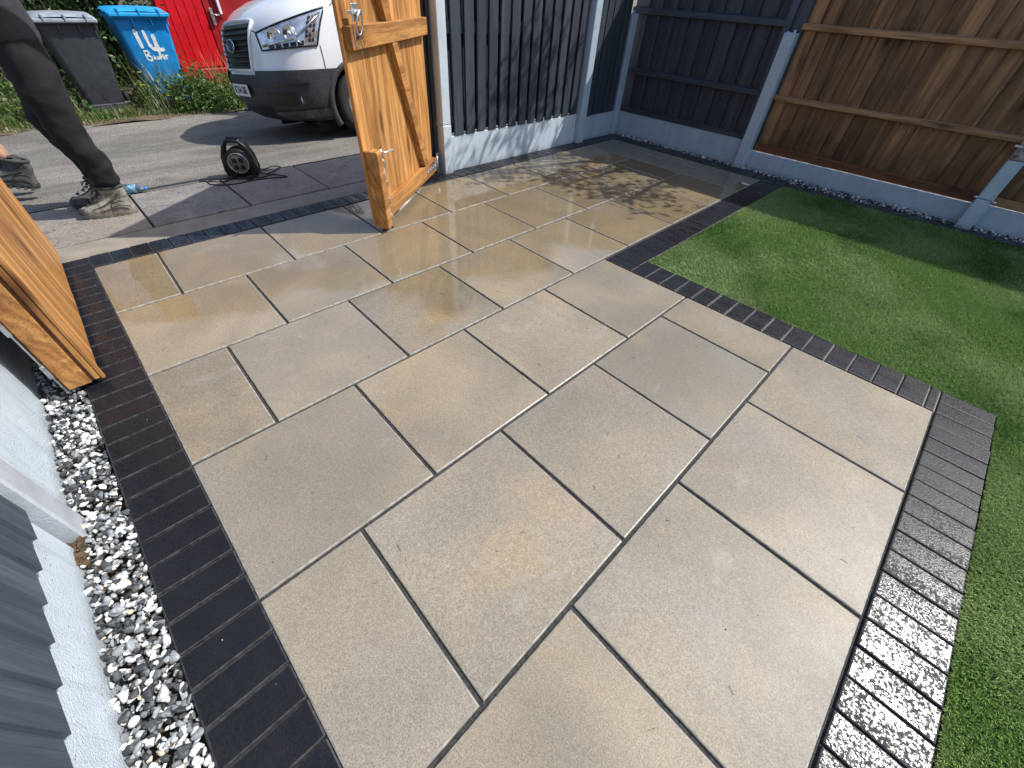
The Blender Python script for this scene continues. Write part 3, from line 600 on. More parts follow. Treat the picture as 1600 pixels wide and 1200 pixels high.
# stile, cover lip and steel edge strip of the left leaf
b = MB(); b.box(1.322, 1.384, -.012, -.068, .505, 1.93, .003); b.build('stile', M['gate_rail'], gl)
b = MB(); b.box(1.330, 1.380, -.0005, -.0115, .03, 1.93, 0); b.build('groove_shade_strip', M['brown_low'], gl)  # dark strip filling the groove, stands in for its shade
b = MB(); b.box(1.372, 1.3955, .0215, .034, .030, 1.93, .003); b.build('lip', M['gate_wood'], gl)
b = MB(); b.box(1.362, 1.392, -.0905, -.095, .02, 1.93, .001); es = b.build('edge_strip', M['steel'], gl)
for zz in (.10, .30, .46, .70, .95, 1.2): b = MB(); b.box(1.350, 1.396, -.088, -.101, zz, zz + .06, .002); b.build('keeper', M['steel'], es)
# ================================================================ VAN
Vm = {'white': plain('white_van_paint', (.80, .82, .84), .22, 0, .03, 4, .0, coat=.6), 'plast': plain('grey_black_bumper_plastic', (.034, .037, .042), .55, 0, .25, 25, .25, 300, .001),
      'dark': plain('grille_black', (.012, .012, .013), .4, 0, .1), 'chrome': plain('chrome', (.8, .81, .82), .08, 1., .02, 5, 0), 'glass': plain('windscreen_glass', (.012, .016, .018), .04, 0, .1, 3, 0, coat=1.),
      'yellow': plain('plate_white', (.78, .78, .74), .4, 0, .03, 5, 0), 'ink': plain('plate_ink', (.01, .01, .01), .5, 0, .0, 5, 0), 'blue': plain('badge_blue', (.01, .03, .14), .15, 0, .05, 5, 0), 'amber': plain('indicator_cells', (.45, .22, .12), .2, .4, .3, 40, .2),
      'lamp': plain('lamp_housing', (.66, .68, .70), .22, .7, .3, 14, .5, 30, .004)}
ZK = [.20, .26, .34, .45, .60, .72, .85, 1.0, 1.08, 1.15, 1.21, 1.30, 1.42, 1.9, 2.3, 2.48, 2.56]
AK = [.20, .10, .05, .02, .0, .03, .05, .08, .12, .18, .26, .46, .95, 1.55, 1.98, 2.3, 2.7]
WK = [.90, .95, .975, .99, 1.0, 1.01, 1.015, 1.01, 1.005, 1.0, .985, .97, .945, .89, .82, .74, .62]
RK = [.58, .60, .60, .60, .60, .62, .66, .70, .70, .68, .62, .52, .38, .34, .30, .28, .25]
def vk(z): return np.interp(z, ZK, AK), np.interp(z, ZK, WK), np.interp(z, ZK, RK)
EX = 2.5
def vpt(t, z, off=0.):
    """t 0..pi/2 from the nose centre round the corner; beyond runs back along the flank (extra = metres)"""
    a, w_, r_ = vk(z); sg = 1 if t >= 0 else -1; t = abs(t)
    if t <= math.pi / 2: s, c = math.sin(t) ** (2 / EX), math.cos(t) ** (2 / EX); x, y = w_ * s, a + r_ * (1 - c); nx, ny = s, -c
    else: x, y = w_, a + r_ + (t - math.pi / 2); nx, ny = 1, 0
    l = math.hypot(nx, ny) or 1; return (sg * (x + off * nx / l), y + off * ny / l, z)
VX, VY, VZ = -6.0, -.452, -.199
van = thing('panel_van', 'white panel van parked beyond the gates, its black grille and dark bumper facing left', 'van', (VX, VY, VZ))
van.rotation_euler = (0, -.1066, 0); van.scale = (.955, .955, .955)
WY, WZ, WR = 1.02, .335, .335
def inarch(p, extra=0.): return abs(p[0]) > .8 and math.hypot(p[1] - WY, p[2] - WZ) < WR + .085 + extra
tt = list(np.linspace(0, math.pi / 2, 26)) + [math.pi / 2 + .05 * k for k in range(1, 24)] + [math.pi / 2 + 1.15 + .3 * k for k in range(1, 13)]
def shell(zs, keep, off=0.):
    b = MB()
    for sg in (-1, 1):
        pts = [[vpt(sg * (t if t > 1e-6 else 1e-6), z, off) for t in tt] for z in zs]
        for i in range(len(zs) - 1):
            for j in range(len(tt) - 1):
                q = [pts[i][j], pts[i][j + 1], pts[i + 1][j + 1], pts[i + 1][j]]; c = np.mean(q, 0)
                if not keep(c) or inarch(c): continue
                b.add(q if sg > 0 else q[::-1], [(0, 1, 2, 3)], 0, None, True)
    me = b.mesh('shell', [Vm['white']])
    import bmesh
    bm = bmesh.new(); bm.from_mesh(me); bmesh.ops.remove_doubles(bm, verts=bm.verts, dist=.0008); bm.to_mesh(me); bm.free(); return me
zlow = list(np.arange(.20, .651, .05)); zup = [.62, .65, .70] + list(np.arange(.74, 1.42, .04)) + [1.44, 1.55, 1.7, 1.85, 2.0, 2.15, 2.3, 2.42, 2.50, 2.56]
def screen(c): return c[2] > 1.44 and c[2] < 2.28 and c[1] < vk(c[2])[0] + vk(c[2])[2] * .75 and abs(c[0]) < .84
bodyme = shell(zup, lambda c: not screen(c)); link('body', bodyme, van)
b = MB(); b.grid([[(x, 2.68 + .0 * x, 2.56), (x, 5.3, 2.60)] for x in np.linspace(-.62, .62, 5)]); b.add([(-.98, 5.9, .4), (.98, 5.9, .4), (.66, 5.9, 2.56), (-.66, 5.9, 2.56)], [(0, 1, 2, 3)]); b.build('roof_and_tail', Vm['white'], van)
sc = shell([z for z in zup if z >= 1.44], screen); sc.materials.clear(); sc.materials.append(Vm['glass']); link('windscreen', sc, van)
lo_me = shell([.45, .52, .60, .70], lambda c: c[1] > 1.4); link('lower_flank', lo_me, van)
bu = shell(zlow + [.685], lambda c: c[1] < 1.36 and not (abs(c[0]) < .44 and c[2] > .65), .012); bu.materials.clear(); bu.materials.append(Vm['plast']); bumper = link('bumper', bu, van)
# bumper folds, intake, fog recess, lip
def quadpatch(corners, off, nu=8, nv=4):
    """corners (t,z): a b c d counterclockwise; bilinear patch lying on the body"""
    a, b_, c, d = corners; rows = []
    for i in range(nv + 1):
        v = i / nv; row = []
        for j in range(nu + 1):
            u = j / nu; t = (a[0] * (1 - u) + b_[0] * u) * (1 - v) + (d[0] * (1 - u) + c[0] * u) * v; z = (a[1] * (1 - u) + b_[1] * u) * (1 - v) + (d[1] * (1 - u) + c[1] * u) * v; row.append(vpt(t, z, off))
        rows.append(row)
    return rows
def tx(x, z): w_ = vk(z)[1]; return math.asin(min(1, abs(x) / w_) ** (EX / 2)) * (1 if x >= 0 else -1)
def ty(y, z): a, w_, r_ = vk(z); c = 1 - (y - a) / r_; return math.acos(max(0, c) ** (EX / 2))
for sg in (-1, 1):
    b = MB(); b.grid(quadpatch([(sg * tx(.56, .36), .36), (sg * 1.02, .36), (sg * 1.04, .50), (sg * tx(.54, .50), .50)], .0145)); b.build('fog_recess', Vm['dark'], bumper)
    b = MB(); b.grid(quadpatch([(sg * tx(.62, .57), .54), (sg * 1.38, .575), (sg * 1.38, .685), (sg * tx(.50, .685), .685)], .030, 12, 4)); b.build('bumper_brow', Vm['plast'], bumper)
    b = MB(); b.grid(quadpatch([(sg * tx(.50, .22), .215), (sg * 1.50, .25), (sg * 1.50, .33), (sg * tx(.5, .30), .30)], .026, 12, 3)); b.build('lower_lip', plain('scuffed_plastic', (.085, .082, .078), .6, 0, .5, 12, .4), bumper)
    b = MB(); p0 = vpt(sg * 1.1, .42, .016); b.lathe([(.0, .0), (.035, .004), (.04, -.01)], 14, 0, Matrix.Translation(p0) @ Matrix.Rotation(sg * -.6, 4, 'Z') @ Matrix.Rotation(R(90), 4, 'X')); b.build('fog_lamp', Vm['lamp'], bumper)
b = MB(); b.grid(quadpatch([(tx(-.46, .27), .27), (tx(.46, .27), .27), (tx(.5, .37), .37), (tx(-.5, .37), .37)], .0145, 12, 3)); b.build('lower_intake', Vm['dark'], bumper)
# grille
gr_t = [(tx(-.40, .70), .695), (tx(.40, .70), .695), (tx(.47, 1.10), 1.085), (tx(-.47, 1.1), 1.085)]
b = MB(); b.grid(quadpatch(gr_t, .004, 16, 8)); grl = b.build('grille', Vm['dark'], van)
for k in range(8):
    z = .715 + k * .048; x = .385 + .07 * (z - .70) / .4; b = MB(); b.tube([vpt(tx(u, z), z, .020) for u in np.linspace(-x, x, 13)], .011, 6, flat=.7); b.build('grille_bar', Vm['dark'], grl)
b = MB(); rim = [vpt(tx(u, .70), .69, .012) for u in np.linspace(-.41, .41, 11)] + [vpt(tx(.41 + .07 * v, .70 + .4 * v), .70 + .4 * v, .012) for v in np.linspace(.05, 1, 6)] + [vpt(tx(u, 1.1), 1.105 + .01 * (1 - abs(u) / .47), .012) for u in np.linspace(.46, -.46, 11)] + [vpt(tx(-.41 - .07 * v, .70 + .4 * v), .70 + .4 * v, .012) for v in np.linspace(1, .05, 6)]
b.tube(rim, .016, 8, closed=True); b.build('grille_surround', Vm['white'], van)
bp = vpt(0, .905, .032); b = MB(); El = Matrix.Translation(bp) @ Matrix.Rotation(R(82), 4, 'X') @ Matrix.Scale(1., 4)
b.lathe([(0, .012), (.05, .010), (.062, .004), (.066, -.004)], 28, 0, El @ Matrix.Diagonal((1.9, .86, 1, 1))); bdg = b.build('badge', Vm['blue'], van)
b = MB(); b.tube([tuple(El @ Vector((.126 * math.cos(a), .057 * math.sin(a), .006))) for a in np.linspace(0, 2 * math.pi, 33)[:-1]], .0065, 6, closed=True); b.build('badge_rim', Vm['chrome'], bdg)
def text(name, s, size, mat_, parent, M4, extrude=.001, sx=1.):
    c = bpy.data.curves.new(name, 'FONT'); c.body = s; c.size = size; c.align_x = 'CENTER'; c.align_y = 'CENTER'; c.extrude = extrude; c.resolution_u = 2; c.offset = size * .012
    o = bpy.data.objects.new(name, c); COL.objects.link(o); bpy.context.view_layer.update(); me = bpy.data.meshes.new_from_object(o.evaluated_get(bpy.context.evaluated_depsgraph_get())); bpy.data.objects.remove(o); me.name = name
    me.transform(M4 @ Matrix.Diagonal((sx, 1, 1, 1))); me.materials.clear(); me.materials.append(mat_); return link(name, me, parent)
text('badge_script', 'Ford', .085, Vm['chrome'], bdg, Matrix.Translation(Vector(bp) + Vector((0, -.014, 0))) @ Matrix.Rotation(R(82), 4, 'X'), .001, 1.2)
# plate
b = MB(); b.box(-.262, .262, -.034, -.026, .445, .56, .003); plate = b.build('number_plate', Vm['yellow'], van)
text('plate_lettering', 'KT64 GBE', .098, Vm['ink'], plate, Matrix.Translation((0, -.0355, .5)) @ Matrix.Rotation(R(90), 4, 'X'), .0008, .98)
# headlights
for sg in (-1, 1):
    cor = [(sg * tx(.63, .86), .855), (sg * ty(.60, .90), .885), (sg * ty(.77, 1.2), 1.19), (sg * tx(.57, .98), 1.0)]
    b = MB(); b.grid(quadpatch(cor, .006, 14, 7)); hl = b.build('headlight', Vm['lamp'], van)
    outl = [vpt(*(np.array(cor[i]) * (1 - f) + np.array(cor[(i + 1) % 4]) * f), .010) for i in range(4) for f in np.linspace(0, 1, 9)[:-1]]
    b = MB(); b.tube(outl, .008, 6, closed=True); b.build('lamp_seal', Vm['dark'], hl)
    def lp(u, v, off=.012):
        a_, b_, c_, d_ = [np.array(q) for q in cor]; q = (a_ * (1 - u) + b_ * u) * (1 - v) + (d_ * (1 - u) + c_ * u) * v; return vpt(q[0], q[1], off)
    for u, v, rr in ((.30, .52, .085), (.55, .50, .075)):
        p = Vector(lp(u, v, .006)); q = Vector(lp(u, v, .1)) - p; Mx = Matrix.Translation(p) @ q.to_track_quat('Z', 'Y').to_matrix().to_4x4()
        b = MB(); b.lathe([(0, -.010), (.02, -.002), (rr * .75, .004), (rr * .8, .012), (rr * .87, .012), (rr * .9, .0)], 24, 0, Mx); b.build('reflector', Vm['chrome'], hl); b = MB(); b.lathe([(0, .016), (.018, .012), (.024, .0)], 12, 0, Mx); b.build('bulb', Vm['yellow'], hl)
    b = MB(); b.tube([lp(.05, .22, .016), lp(.3, .25, .018), (lp(.62, .30, .018)), lp(.78, .52, .018), lp(.96, .88, .018)], .010, 6); b.tube([lp(.62, .30, .018), lp(.74, .10, .018)], .008, 6); b.build('light_guide', Vm['chrome'], hl)
    for i in range(6):
        for j in range(3):
            u, v = .80 + .05 * j, .12 + .13 * i; p = [lp(u, v, .010), lp(u + .04, v, .010), lp(u + .04, v + .10, .010), lp(u, v + .10, .010)]; b = MB(); b.add(p, [(0, 1, 2, 3)]); b.build('indicator_cell', Vm['dark'] if (i + j) % 3 else Vm['amber'], hl)
    for i in range(5): u = .16 + .13 * i; p = [lp(u, .04, .010), lp(u + .10, .04, .010), lp(u + .10, .18, .010), lp(u, .18, .010)]; b = MB(); b.add(p, [(0, 1, 2, 3)]); b.build('lower_cell', Vm['dark'], hl)
    # panel gaps
    b = MB(); b.tube([vpt(sg * tx(.47, 1.03), 1.03, .002), vpt(sg * tx(.57, 1.0), 1.0, .002)], .005, 5); b.tube([vpt(sg * ty(.84, 1.2), 1.20, .002), vpt(sg * ty(1.0, 1.28), 1.30, .002), vpt(sg * (math.pi / 2 + .2), 1.38, .002)], .004, 5)
    b.tube([vpt(sg * ty(.62, z), z, .002) for z in np.linspace(.69, .885, 6)], .0035, 5); b.build('panel_gap', Vm['dark'], van)
    # wheel arch, wheel
    b = MB(); b.grid([[(sg * (1.03 + dx), WY + (WR + rr) * math.cos(a), WZ + (WR + rr) * math.sin(a)) for dx, rr in ((-.12, .045), (-.03, .05), (-.012, .06), (-.012, .105), (-.035, .115))] for a in np.linspace(-.45, math.pi + .45, 30)]); b.build('arch_trim', Vm['plast'], van)
    b = MB(); b.grid([[(sg * xx, WY + (WR + .09) * math.cos(a), WZ + (WR + .09) * math.sin(a)) for xx in (.62, 1.0)] for a in np.linspace(-.5, math.pi + .5, 24)]); b.add([(sg * .63, WY - .5, .05), (sg * .63, WY + .5, .05), (sg * .63, WY + .5, .85), (sg * .63, WY - .5, .85)], [(0, 1, 2, 3)]); b.build('arch_liner', Vm['dark'], van)
    for wy in (WY, 4.6):
        Mx = Matrix.Translation((sg * .89, wy, WZ)) @ Matrix.Rotation(R(90) * sg, 4, 'Y'); b = MB(); b.lathe([(.20, .09), (.27, .105), (.325, .09), (.335, .05), (.335, -.06), (.32, -.10), (.2, -.1)], 40, 0, Mx); wh = b.build('wheel', M['rubber'], van)
        b = MB(); b.lathe([(0, .06), (.06, .062), (.07, .04), (.14, .03), (.19, .06), (.205, .095), (.215, .085)], 30, 0, Mx); b.build('rim', M['steel'], wh)
        for k in range(5): b = MB(); a = k * 2 * math.pi / 5; b.box(-.012, .012, .085, .16, .04, .062, .004, 0, Mx @ Matrix.Rotation(a, 4, 'Z')); b.build('rim_spoke', M['steel'], wh)
    b = MB(); b.box(sg * 1.0, sg * 1.25, 1.35, 1.5, 1.45, 1.95, .05); b.build('mirror', Vm['dark'], van)
    b = MB(); b.box(sg * .90, sg * .985, 1.75, 5.6, 1.46, 1.50, .01); b.build('waist_strip', Vm['plast'], van)
b = MB(); b.box(-.8, .8, .35, 5.7, .22, .40, .02); b.build('underbody', Vm['dark'], van)

# ================================================================ WHEELIE BINS
def bin_(name, label, x, y, rz, colm, lidm, h, wd, group='wheelie bins on the verge'):
    t = thing(name, label, 'bin', (x, y, gz(x)), rz, group)   # front faces local +x
    sec = [(.10, .36, .40), (.16, .37, .42), (.5, .43, .50), (.86, .50, .56), (.92, .52, .575)]; b = MB(); rows = []
    for z, dp, ww in sec:
        ww *= wd / .58; r_ = .05; ring = []
        for sx, sy, a0 in ((1, -1, -90), (1, 1, 0), (-1, 1, 90), (-1, -1, 180)):
            for a in (0, 30, 60, 90): an = R(a0 + a); ring.append((sx * (dp / 2 - r_) + r_ * math.cos(an), sy * (ww / 2 - r_) + r_ * math.sin(an), z * h / 1.07))
        ring.append(ring[0]); rows.append(ring)
    b.grid(rows); b.add([p for p in rows[0][:-1]], [tuple(range(16))]); body = b.build('body', colm, t)
    hz = h / 1.07; W = wd
    b = MB(); b.box(-.27, .275, -W / 2 - .015, W / 2 + .015, .90 * hz, .945 * hz, .012); b.box(.24, .30, -W / 2, W / 2, .91 * hz, .93 * hz, .006); b.build('rim', colm, t)
    b = MB(); rows = []
    for u in np.linspace(-.30, .31, 9):
        zz = .955 * hz + .055 * math.sqrt(max(0, 1 - ((u) / .32) ** 2)) ; rows.append([(u, v * W, zz - (.028 if abs(v) > .49 else 0) + .012 * math.cos(v * 3)) for v in (-.545, -.54, -.48, -.40, -.2, 0, .2, .40, .48, .54, .545)])
    b.grid(rows); b.box(.285, .325, -W * .54, W * .54, .925 * hz, .965 * hz, .010); lid = b.build('lid', lidm, t)
    for yy in (-.36 * W, 0, .36 * W): b = MB(); b.box(.20, .335, yy - .012, yy + .012, .93 * hz, 1.00 * hz, .006); b.build('lid_rib', lidm, lid)
    for yy in (-.17 * W, .17 * W, .5 * W - .02): b = MB(); b.tube([(.285, yy, .92 * hz), (.27, yy, .84 * hz), (.255, yy, .80 * hz)], [.014, .01, .004], 6); b.build('rib', colm, t)
    b = MB(); b.tube([(-.32, -W * .42, .93 * hz), (-.36, -W * .42, .95 * hz), (-.36, W * .42, .95 * hz), (-.32, W * .42, .93 * hz)], .013, 8); b.build('handle', colm, t)
    b = MB(); b.tube([(.07, -W * .47, .085), (.07, W * .47, .085)], .011, 8); b.build('axle', M['steel'], t)
    for sg in (-1, 1):
        Mx = Matrix.Translation((-.10, sg * W * .47, .1)) @ Matrix.Rotation(R(90), 4, 'X'); b = MB(); b.lathe([(0, .02), (.04, .025), (.07, .02), (.1, .022), (.1, -.022), (.07, -.02), (0, -.02)], 20, 0, Mx); b.build('wheel', M['rubber'], t)
    b = MB(); b.box(.06, .20, -W * .36, W * .36, .02, .105, .012); b.build('foot', colm, t)
    return t, body
Bk = plain('charcoal_bin_plastic', (.040, .045, .052), .5, 0, .15, 12, .15, 200, .001); Bl = plain('light_grey_bin_lid', (.30, .33, .37), .35, 0, .15, 9, .1); Bb = plain('blue_bin_plastic', (.008, .235, .58), .42, 0, .18, 10, .12, 200, .001); Bb2 = plain('bright_blue_lid', (.02, .33, .68), .38, 0, .12, 8, .1)
bin_('wheelie_bin', 'dark charcoal wheelie bin with a light grey lid standing behind the walking person', -9.02, -1.489, .04, Bk, Bl, 1.13, .595)
t, body = bin_('wheelie_bin', 'blue wheelie bin with 14 hand painted in white, half hidden by weeds', -9.12, -.665, .05, Bb, Bb2, 1.195, .655)
Pw = plain('white_brush_paint', (.74, .76, .76), .6, 0, .15, 40, .3)
def stroke(pts, r_, nm):
    b = MB(); P3 = []
    for u, v in pts:   # u across (world +Y), v height; sits on the sloping front face
        v *= 1.13; u *= 1.05; xf = np.interp(v, np.array([.10, .16, .5, .86, .92]) * 1.195 / 1.07, [.18, .185, .215, .25, .26]) + .002; P3.append((xf, u, v))
    if len(P3) > 2:
        Q = [P3[0]]
        for i in range(len(P3) - 1):
            for f in (.33, .66, 1.): Q.append(tuple(np.array(P3[i]) * (1 - f) + np.array(P3[i + 1]) * f))
        P3 = Q
    n = len(P3); vs = []
    for i, p in enumerate(P3):
        a = np.array(P3[max(0, i - 1)]); c = np.array(P3[min(n - 1, i + 1)]); d = c - a; d /= np.linalg.norm(d); s_ = np.array([0, -d[2], d[1]]) * r_ * 1.45 * (1 + .18 * rng.normal() if 0 < i < n - 1 else .75); vs += [tuple(np.array(p) - s_), tuple(np.array(p) + s_)]
    b.add(vs, [(2 * i, 2 * i + 1, 2 * i + 3, 2 * i + 2) for i in range(n - 1)]); b.build(nm, Pw, body)
stroke([(-.125, .80), (-.12, .72), (-.112, .615)], .017, 'painted_numeral'); stroke([(-.03, .79), (-.022, .66), (.0, .61), (.06, .595), (.14, .60)], .014, 'painted_numeral'); stroke([(.06, .75), (.062, .65), (.058, .52)], .017, 'painted_numeral')
stroke([(-.115, .585), (-.108, .50), (-.06, .49), (-.05, .53), (-.10, .545), (-.06, .565), (-.075, .59), (-.12, .588)], .006, 'painted_letter'); stroke([(-.035, .50), (-.02, .54), (-.005, .50), (-.03, .515)], .005, 'painted_letter'); stroke([(.012, .535), (.022, .50), (.035, .53), (.048, .50), (.06, .54)], .006, 'painted_letter'); stroke([(.075, .52), (.105, .52), (.09, .545), (.078, .515), (.10, .495)], .006, 'painted_letter'); stroke([(.12, .495), (.122, .54), (.15, .535)], .007, 'painted_letter')

# ================================================================ RED BOARDED SHED FRONT AND HEDGE
Red = plain('red_gloss_paint', (.60, .006, .012), .35, 0, .12, 6, .1); Red_shaded = plain('red_paint_shaded', (.33, .008, .010), .45, 0, .15, 6, .1)  # second red is a darkened copy, shade put into door, plinth and sides
sh = thing('red_shed', 'bright red vertically boarded shed behind the blue bin and the van', 'shed', (-10.15, .0, -.305))
for k in range(5):
    b = MB(); y0 = -.14 + k * .135; b.box(-.03, .0, y0 + .003, y0 + .132, .30 if k > 1 else .05, 2.2, .006); b.build('board', Red, sh)
b = MB(); b.box(-.05, .01, .545, .64, .0, 2.2, .008); b.build('corner_post', Red_shaded, sh)
b = MB(); b.box(-.30, -.05, -.16, .62, .0, 2.2); b.build('side_wall', Red_shaded, sh)
b = MB(); b.box(-.02, .14, .12, .9, -.02, .29, .01); b.build('plinth', Red_shaded, sh)
b = MB(); b.box(-.10, -.06, .665, 1.5, .1, 2.1, .006); b.box(-.06, -.045, .74, .80, .95, 1.15, .004); dr = b.build('door', Red_shaded, sh)
b = MB(); b.box(.03, .045, .60, .645, .86, 1.08, .004); b.tube([(.045, .62, 1.0), (.085, .62, 1.0), (.085, .72, .99)], .009, 8); b.build('door_handle', M['steel'], dr)
b = MB(); b.box(-.04, .02, .76, .80, 1.0, 2.1, .004); b.build('window_frame', Vm['white'], sh)
b = MB(); b.box(-.4, .15, -.3, 1.6, 2.2, 2.26, .01); b.build('roof', M['frame'], sh)

def m_leaf(name, cols, trans=.3):
    n = N(name); a = n.n('ShaderNodeAttribute', attribute_name='tint'); c = n.ramp(a.outputs['Fac'], cols); n.set(Base_Color=c, Roughness=.45)
    tr = n.n('ShaderNodeBsdfTranslucent'); n.put(tr.inputs[0], c); mx = n.n('ShaderNodeMixShader'); mx.inputs[0].default_value = trans; n.l(n.b.outputs[0], mx.inputs[1]); n.l(tr.outputs[0], mx.inputs[2]); n.l(mx.outputs[0], n.out.inputs[0]); return n.mat
M['leaf'] = m_leaf('hedge_leaf', [(0., (.022, .055, .012)), (.6, (.055, .12, .022)), (1., (.11, .19, .045))])
M['weed'] = m_leaf('weed_leaf', [(0., (.045, .10, .018)), (.5, (.085, .17, .03)), (.9, (.16, .25, .06)), (1., (.30, .28, .12))])
M['straw'] = m_leaf('dry_grass', [(0., (.12, .16, .04)), (.5, (.24, .25, .09)), (1., (.42, .36, .20))])
def leaves(C, sz, seed, up=.3, asp=.55, jit=.5):
    """C (n,3) leaf centres, returns V,F,tint for folded four-point leaves"""
    r_ = np.random.default_rng(seed); n = len(C); Rm = randrot(n, r_); s = sz * r_.uniform(1 - jit, 1 + jit, n)
    base = np.array([(-1, 0, 0), (0, -asp, .12), (1, 0, -.15), (0, asp, .12)]) * .5; V = np.einsum('nij,kj->nki', Rm, base) * s[:, None, None] + C[:, None, :]
    i = np.arange(n)[:, None] * 4; F = np.concatenate([i + np.array([[0, 1, 2]]), i + np.array([[0, 2, 3]])]); return V.reshape(-1, 3), F, np.repeat(r_.uniform(size=n), 4)
def clump(name, mats, C, sz, seed, parent=None, asp=.55):
    V, F, t = leaves(C, sz, seed, asp=asp); return link(name, fastmesh(name, V, F, mats, attr=t), parent)
r_ = np.random.default_rng(21)
# hedge behind the bins, with depth and gaps
hn = 24000; hx = r_.uniform(-11.6, -9.55, hn); hy = r_.uniform(-7.5, -.12, hn); hz = r_.uniform(-.3, 2.1, hn) ** 1.; d = np.sin(hy * 5 + hz * 3) * .16 + np.sin(hy * 11 + hz * 7) * .08; keep = hx < -9.75 + d
hedge = thing('hedge', 'dark overgrown hedge behind the wheelie bins', 'hedge', (-10.4, -3.5, -.3)); Cc = np.stack([hx, hy, hz], 1)[keep] - np.array([-10.4, -3.5, -.3]); clump('foliage', [M['leaf']], Cc, .075, 22, hedge)
b = MB()
for k in range(40):
    y = -3.9 + k * .18; x0 = rng.uniform(-.2, .3); b.tube([(x0, y, 0), (x0 + rng.normal() * .1, y + rng.normal() * .1, 1.1), (x0 + rng.normal() * .2, y + rng.normal() * .2, 2.2)], [.02, .014, .006], 5)
b.build('stems', plain('hedge_bark', (.06, .045, .03), .9), hedge)
b = MB(); b.box(-.7, -.6, -4.2, 3.0, 0, 2.1); b.build('inner_shade_mass', plain('hedge_inner_shade', (.012, .018, .008), 1., 0, .5, 20, 1.), hedge)  # near-black box put in as the shade deep within the hedge
# verge: rough grass, weeds, litter
b = MB(); b.grid([[(x, y, -.300 + (.03 if x < -8.5 else .0) + .02 * math.sin(y * 4 + x * 3)) for y in np.linspace(-8, 9, 60)] for x in (-8.05, -8.3, -8.7, -9.4, -10.4)]); tag(b.build('verge', plain('verge_earth', (.13, .095, .06), .95, 0, .5, 8, .9, 50, .02)), 'earthy roadside verge under the bins', kind='structure')
def blades(n, x0, x1, y0, y1, h0, h1, seed, zb=-.29, lean=.5, wd=.004, dens=None):
    r_ = np.random.default_rng(seed); Q = np.stack([r_.uniform(x0, x1, n), r_.uniform(y0, y1, n)], 1)
    if dens is not None: Q = Q[dens(Q, r_)]
    n = len(Q); a = r_.uniform(0, 6.283, n); L = r_.uniform(h0, h1, n) * .85 * (.6 + .7 * (np.sin(Q[:, 0] * 7) * np.sin(Q[:, 1] * 5) > 0)); l_ = np.stack([np.cos(a), np.sin(a)], 1) * r_.uniform(.1, lean, n)[:, None]; s_ = np.stack([-np.sin(a), np.cos(a)], 1) * wd
    b_ = np.concatenate([Q, np.full((n, 1), zb)], 1); m_ = np.concatenate([Q + l_ * L[:, None] * .4, (zb + L * .6)[:, None]], 1); t_ = np.concatenate([Q + l_ * L[:, None] * 1.2, (zb + L * .95)[:, None]], 1); sw = np.concatenate([s_, np.zeros((n, 1))], 1)
    V = np.stack([b_ - sw, b_ + sw, m_ + sw * .8, m_ - sw * .8, t_], 1).reshape(-1, 3); i = np.arange(n)[:, None] * 5; F = np.concatenate([i + np.array([[0, 1, 2]]), i + np.array([[0, 2, 3]]), i + np.array([[3, 2, 4]])]); return V, F, np.repeat(r_.uniform(size=n), 5)
def join(name, parts, mats, label, parent=None, kind='stuff'):
    V = []; F = []; T = []; mi = []; o = 0
    for (v, f, t), m in parts: V.append(v); F.append(f + o); T.append(t); mi.append(np.full(len(f), m)); o += len(v)
    ob = link(name, fastmesh(name, np.concatenate(V), np.concatenate(F), mats, np.concatenate(mi), attr=np.concatenate(T)), parent); return tag(ob, label, kind=kind)
clear_bin = lambda Q, r_: ~((Q[:, 0] > -9.3) & (Q[:, 0] < -8.45) & (Q[:, 1] > -1.85) & (Q[:, 1] < -1.12) & (r_.uniform(size=len(Q)) < .85))
join('verge_grass', [(blades(15000, -9.6, -8.25, -6.5, .9, .05, .16, 31, wd=.005, dens=clear_bin), 0), (blades(7000, -9.7, -8.3, -6.5, .9, .04, .14, 32, wd=.004, dens=clear_bin), 1), (blades(2600, -8.35, -8.12, -5, .8, .02, .06, 33, zb=-.30, wd=.004), 1)], [M['weed'], M['straw']], 'rough mixed grass along the verge')
def weedclump(n, cx, cy, sx, sy, h, seed, sz):
    r_ = np.random.default_rng(seed); p = r_.normal(size=(n, 3)); p /= np.linalg.norm(p, axis=1)[:, None]; rad = r_.uniform(.45, 1, n) ** .6; p = p * rad[:, None]; lump = 1 + .25 * np.sin(p[:, 0] * 6 + p[:, 1] * 5); return leaves(np.stack([cx + p[:, 0] * sx * lump, cy + p[:, 1] * sy * lump, -.27 + np.abs(p[:, 2]) * h * lump], 1), sz, seed + 1, asp=.6)
for k, (cx, cy, sx, sy, h, sz, n, lb_) in enumerate([(-8.50, -.52, .30, .36, .42, .050, 1500, 'leafy weed clump in front of the blue bin'), (-8.35, -.12, .35, .42, .36, .045, 1500, 'low leafy weeds beside the van bumper'), (-8.30, -.40, .18, .22, .50, .040, 700, 'tall bushy weed against the right side of the blue bin'), (-8.75, -.98, .20, .16, .30, .045, 500, 'small weeds between the two bins'), (-8.75, -2.6, .4, .9, .55, .05, 1600, 'green weeds and grass left of the charcoal bin')]):
    v, f, t = weedclump(n, cx, cy, sx, sy, h, 40 + k * 3, sz); o = link('weed_clump', fastmesh('weed_clump', v, f, [M['weed']], attr=t)); tag(o, lb_, 'weeds', 'weed clumps on the verge')
join('tall_grass', [(blades(420, -8.95, -8.3, -1.05, .25, .35, .75, 51, wd=.0035, lean=.9), 0), (blades(260, -8.9, -8.4, -3.5, -1.8, .3, .65, 52, wd=.0035, lean=.9), 0)], [M['straw']], 'tall seeding grass stalks leaning between the bins')
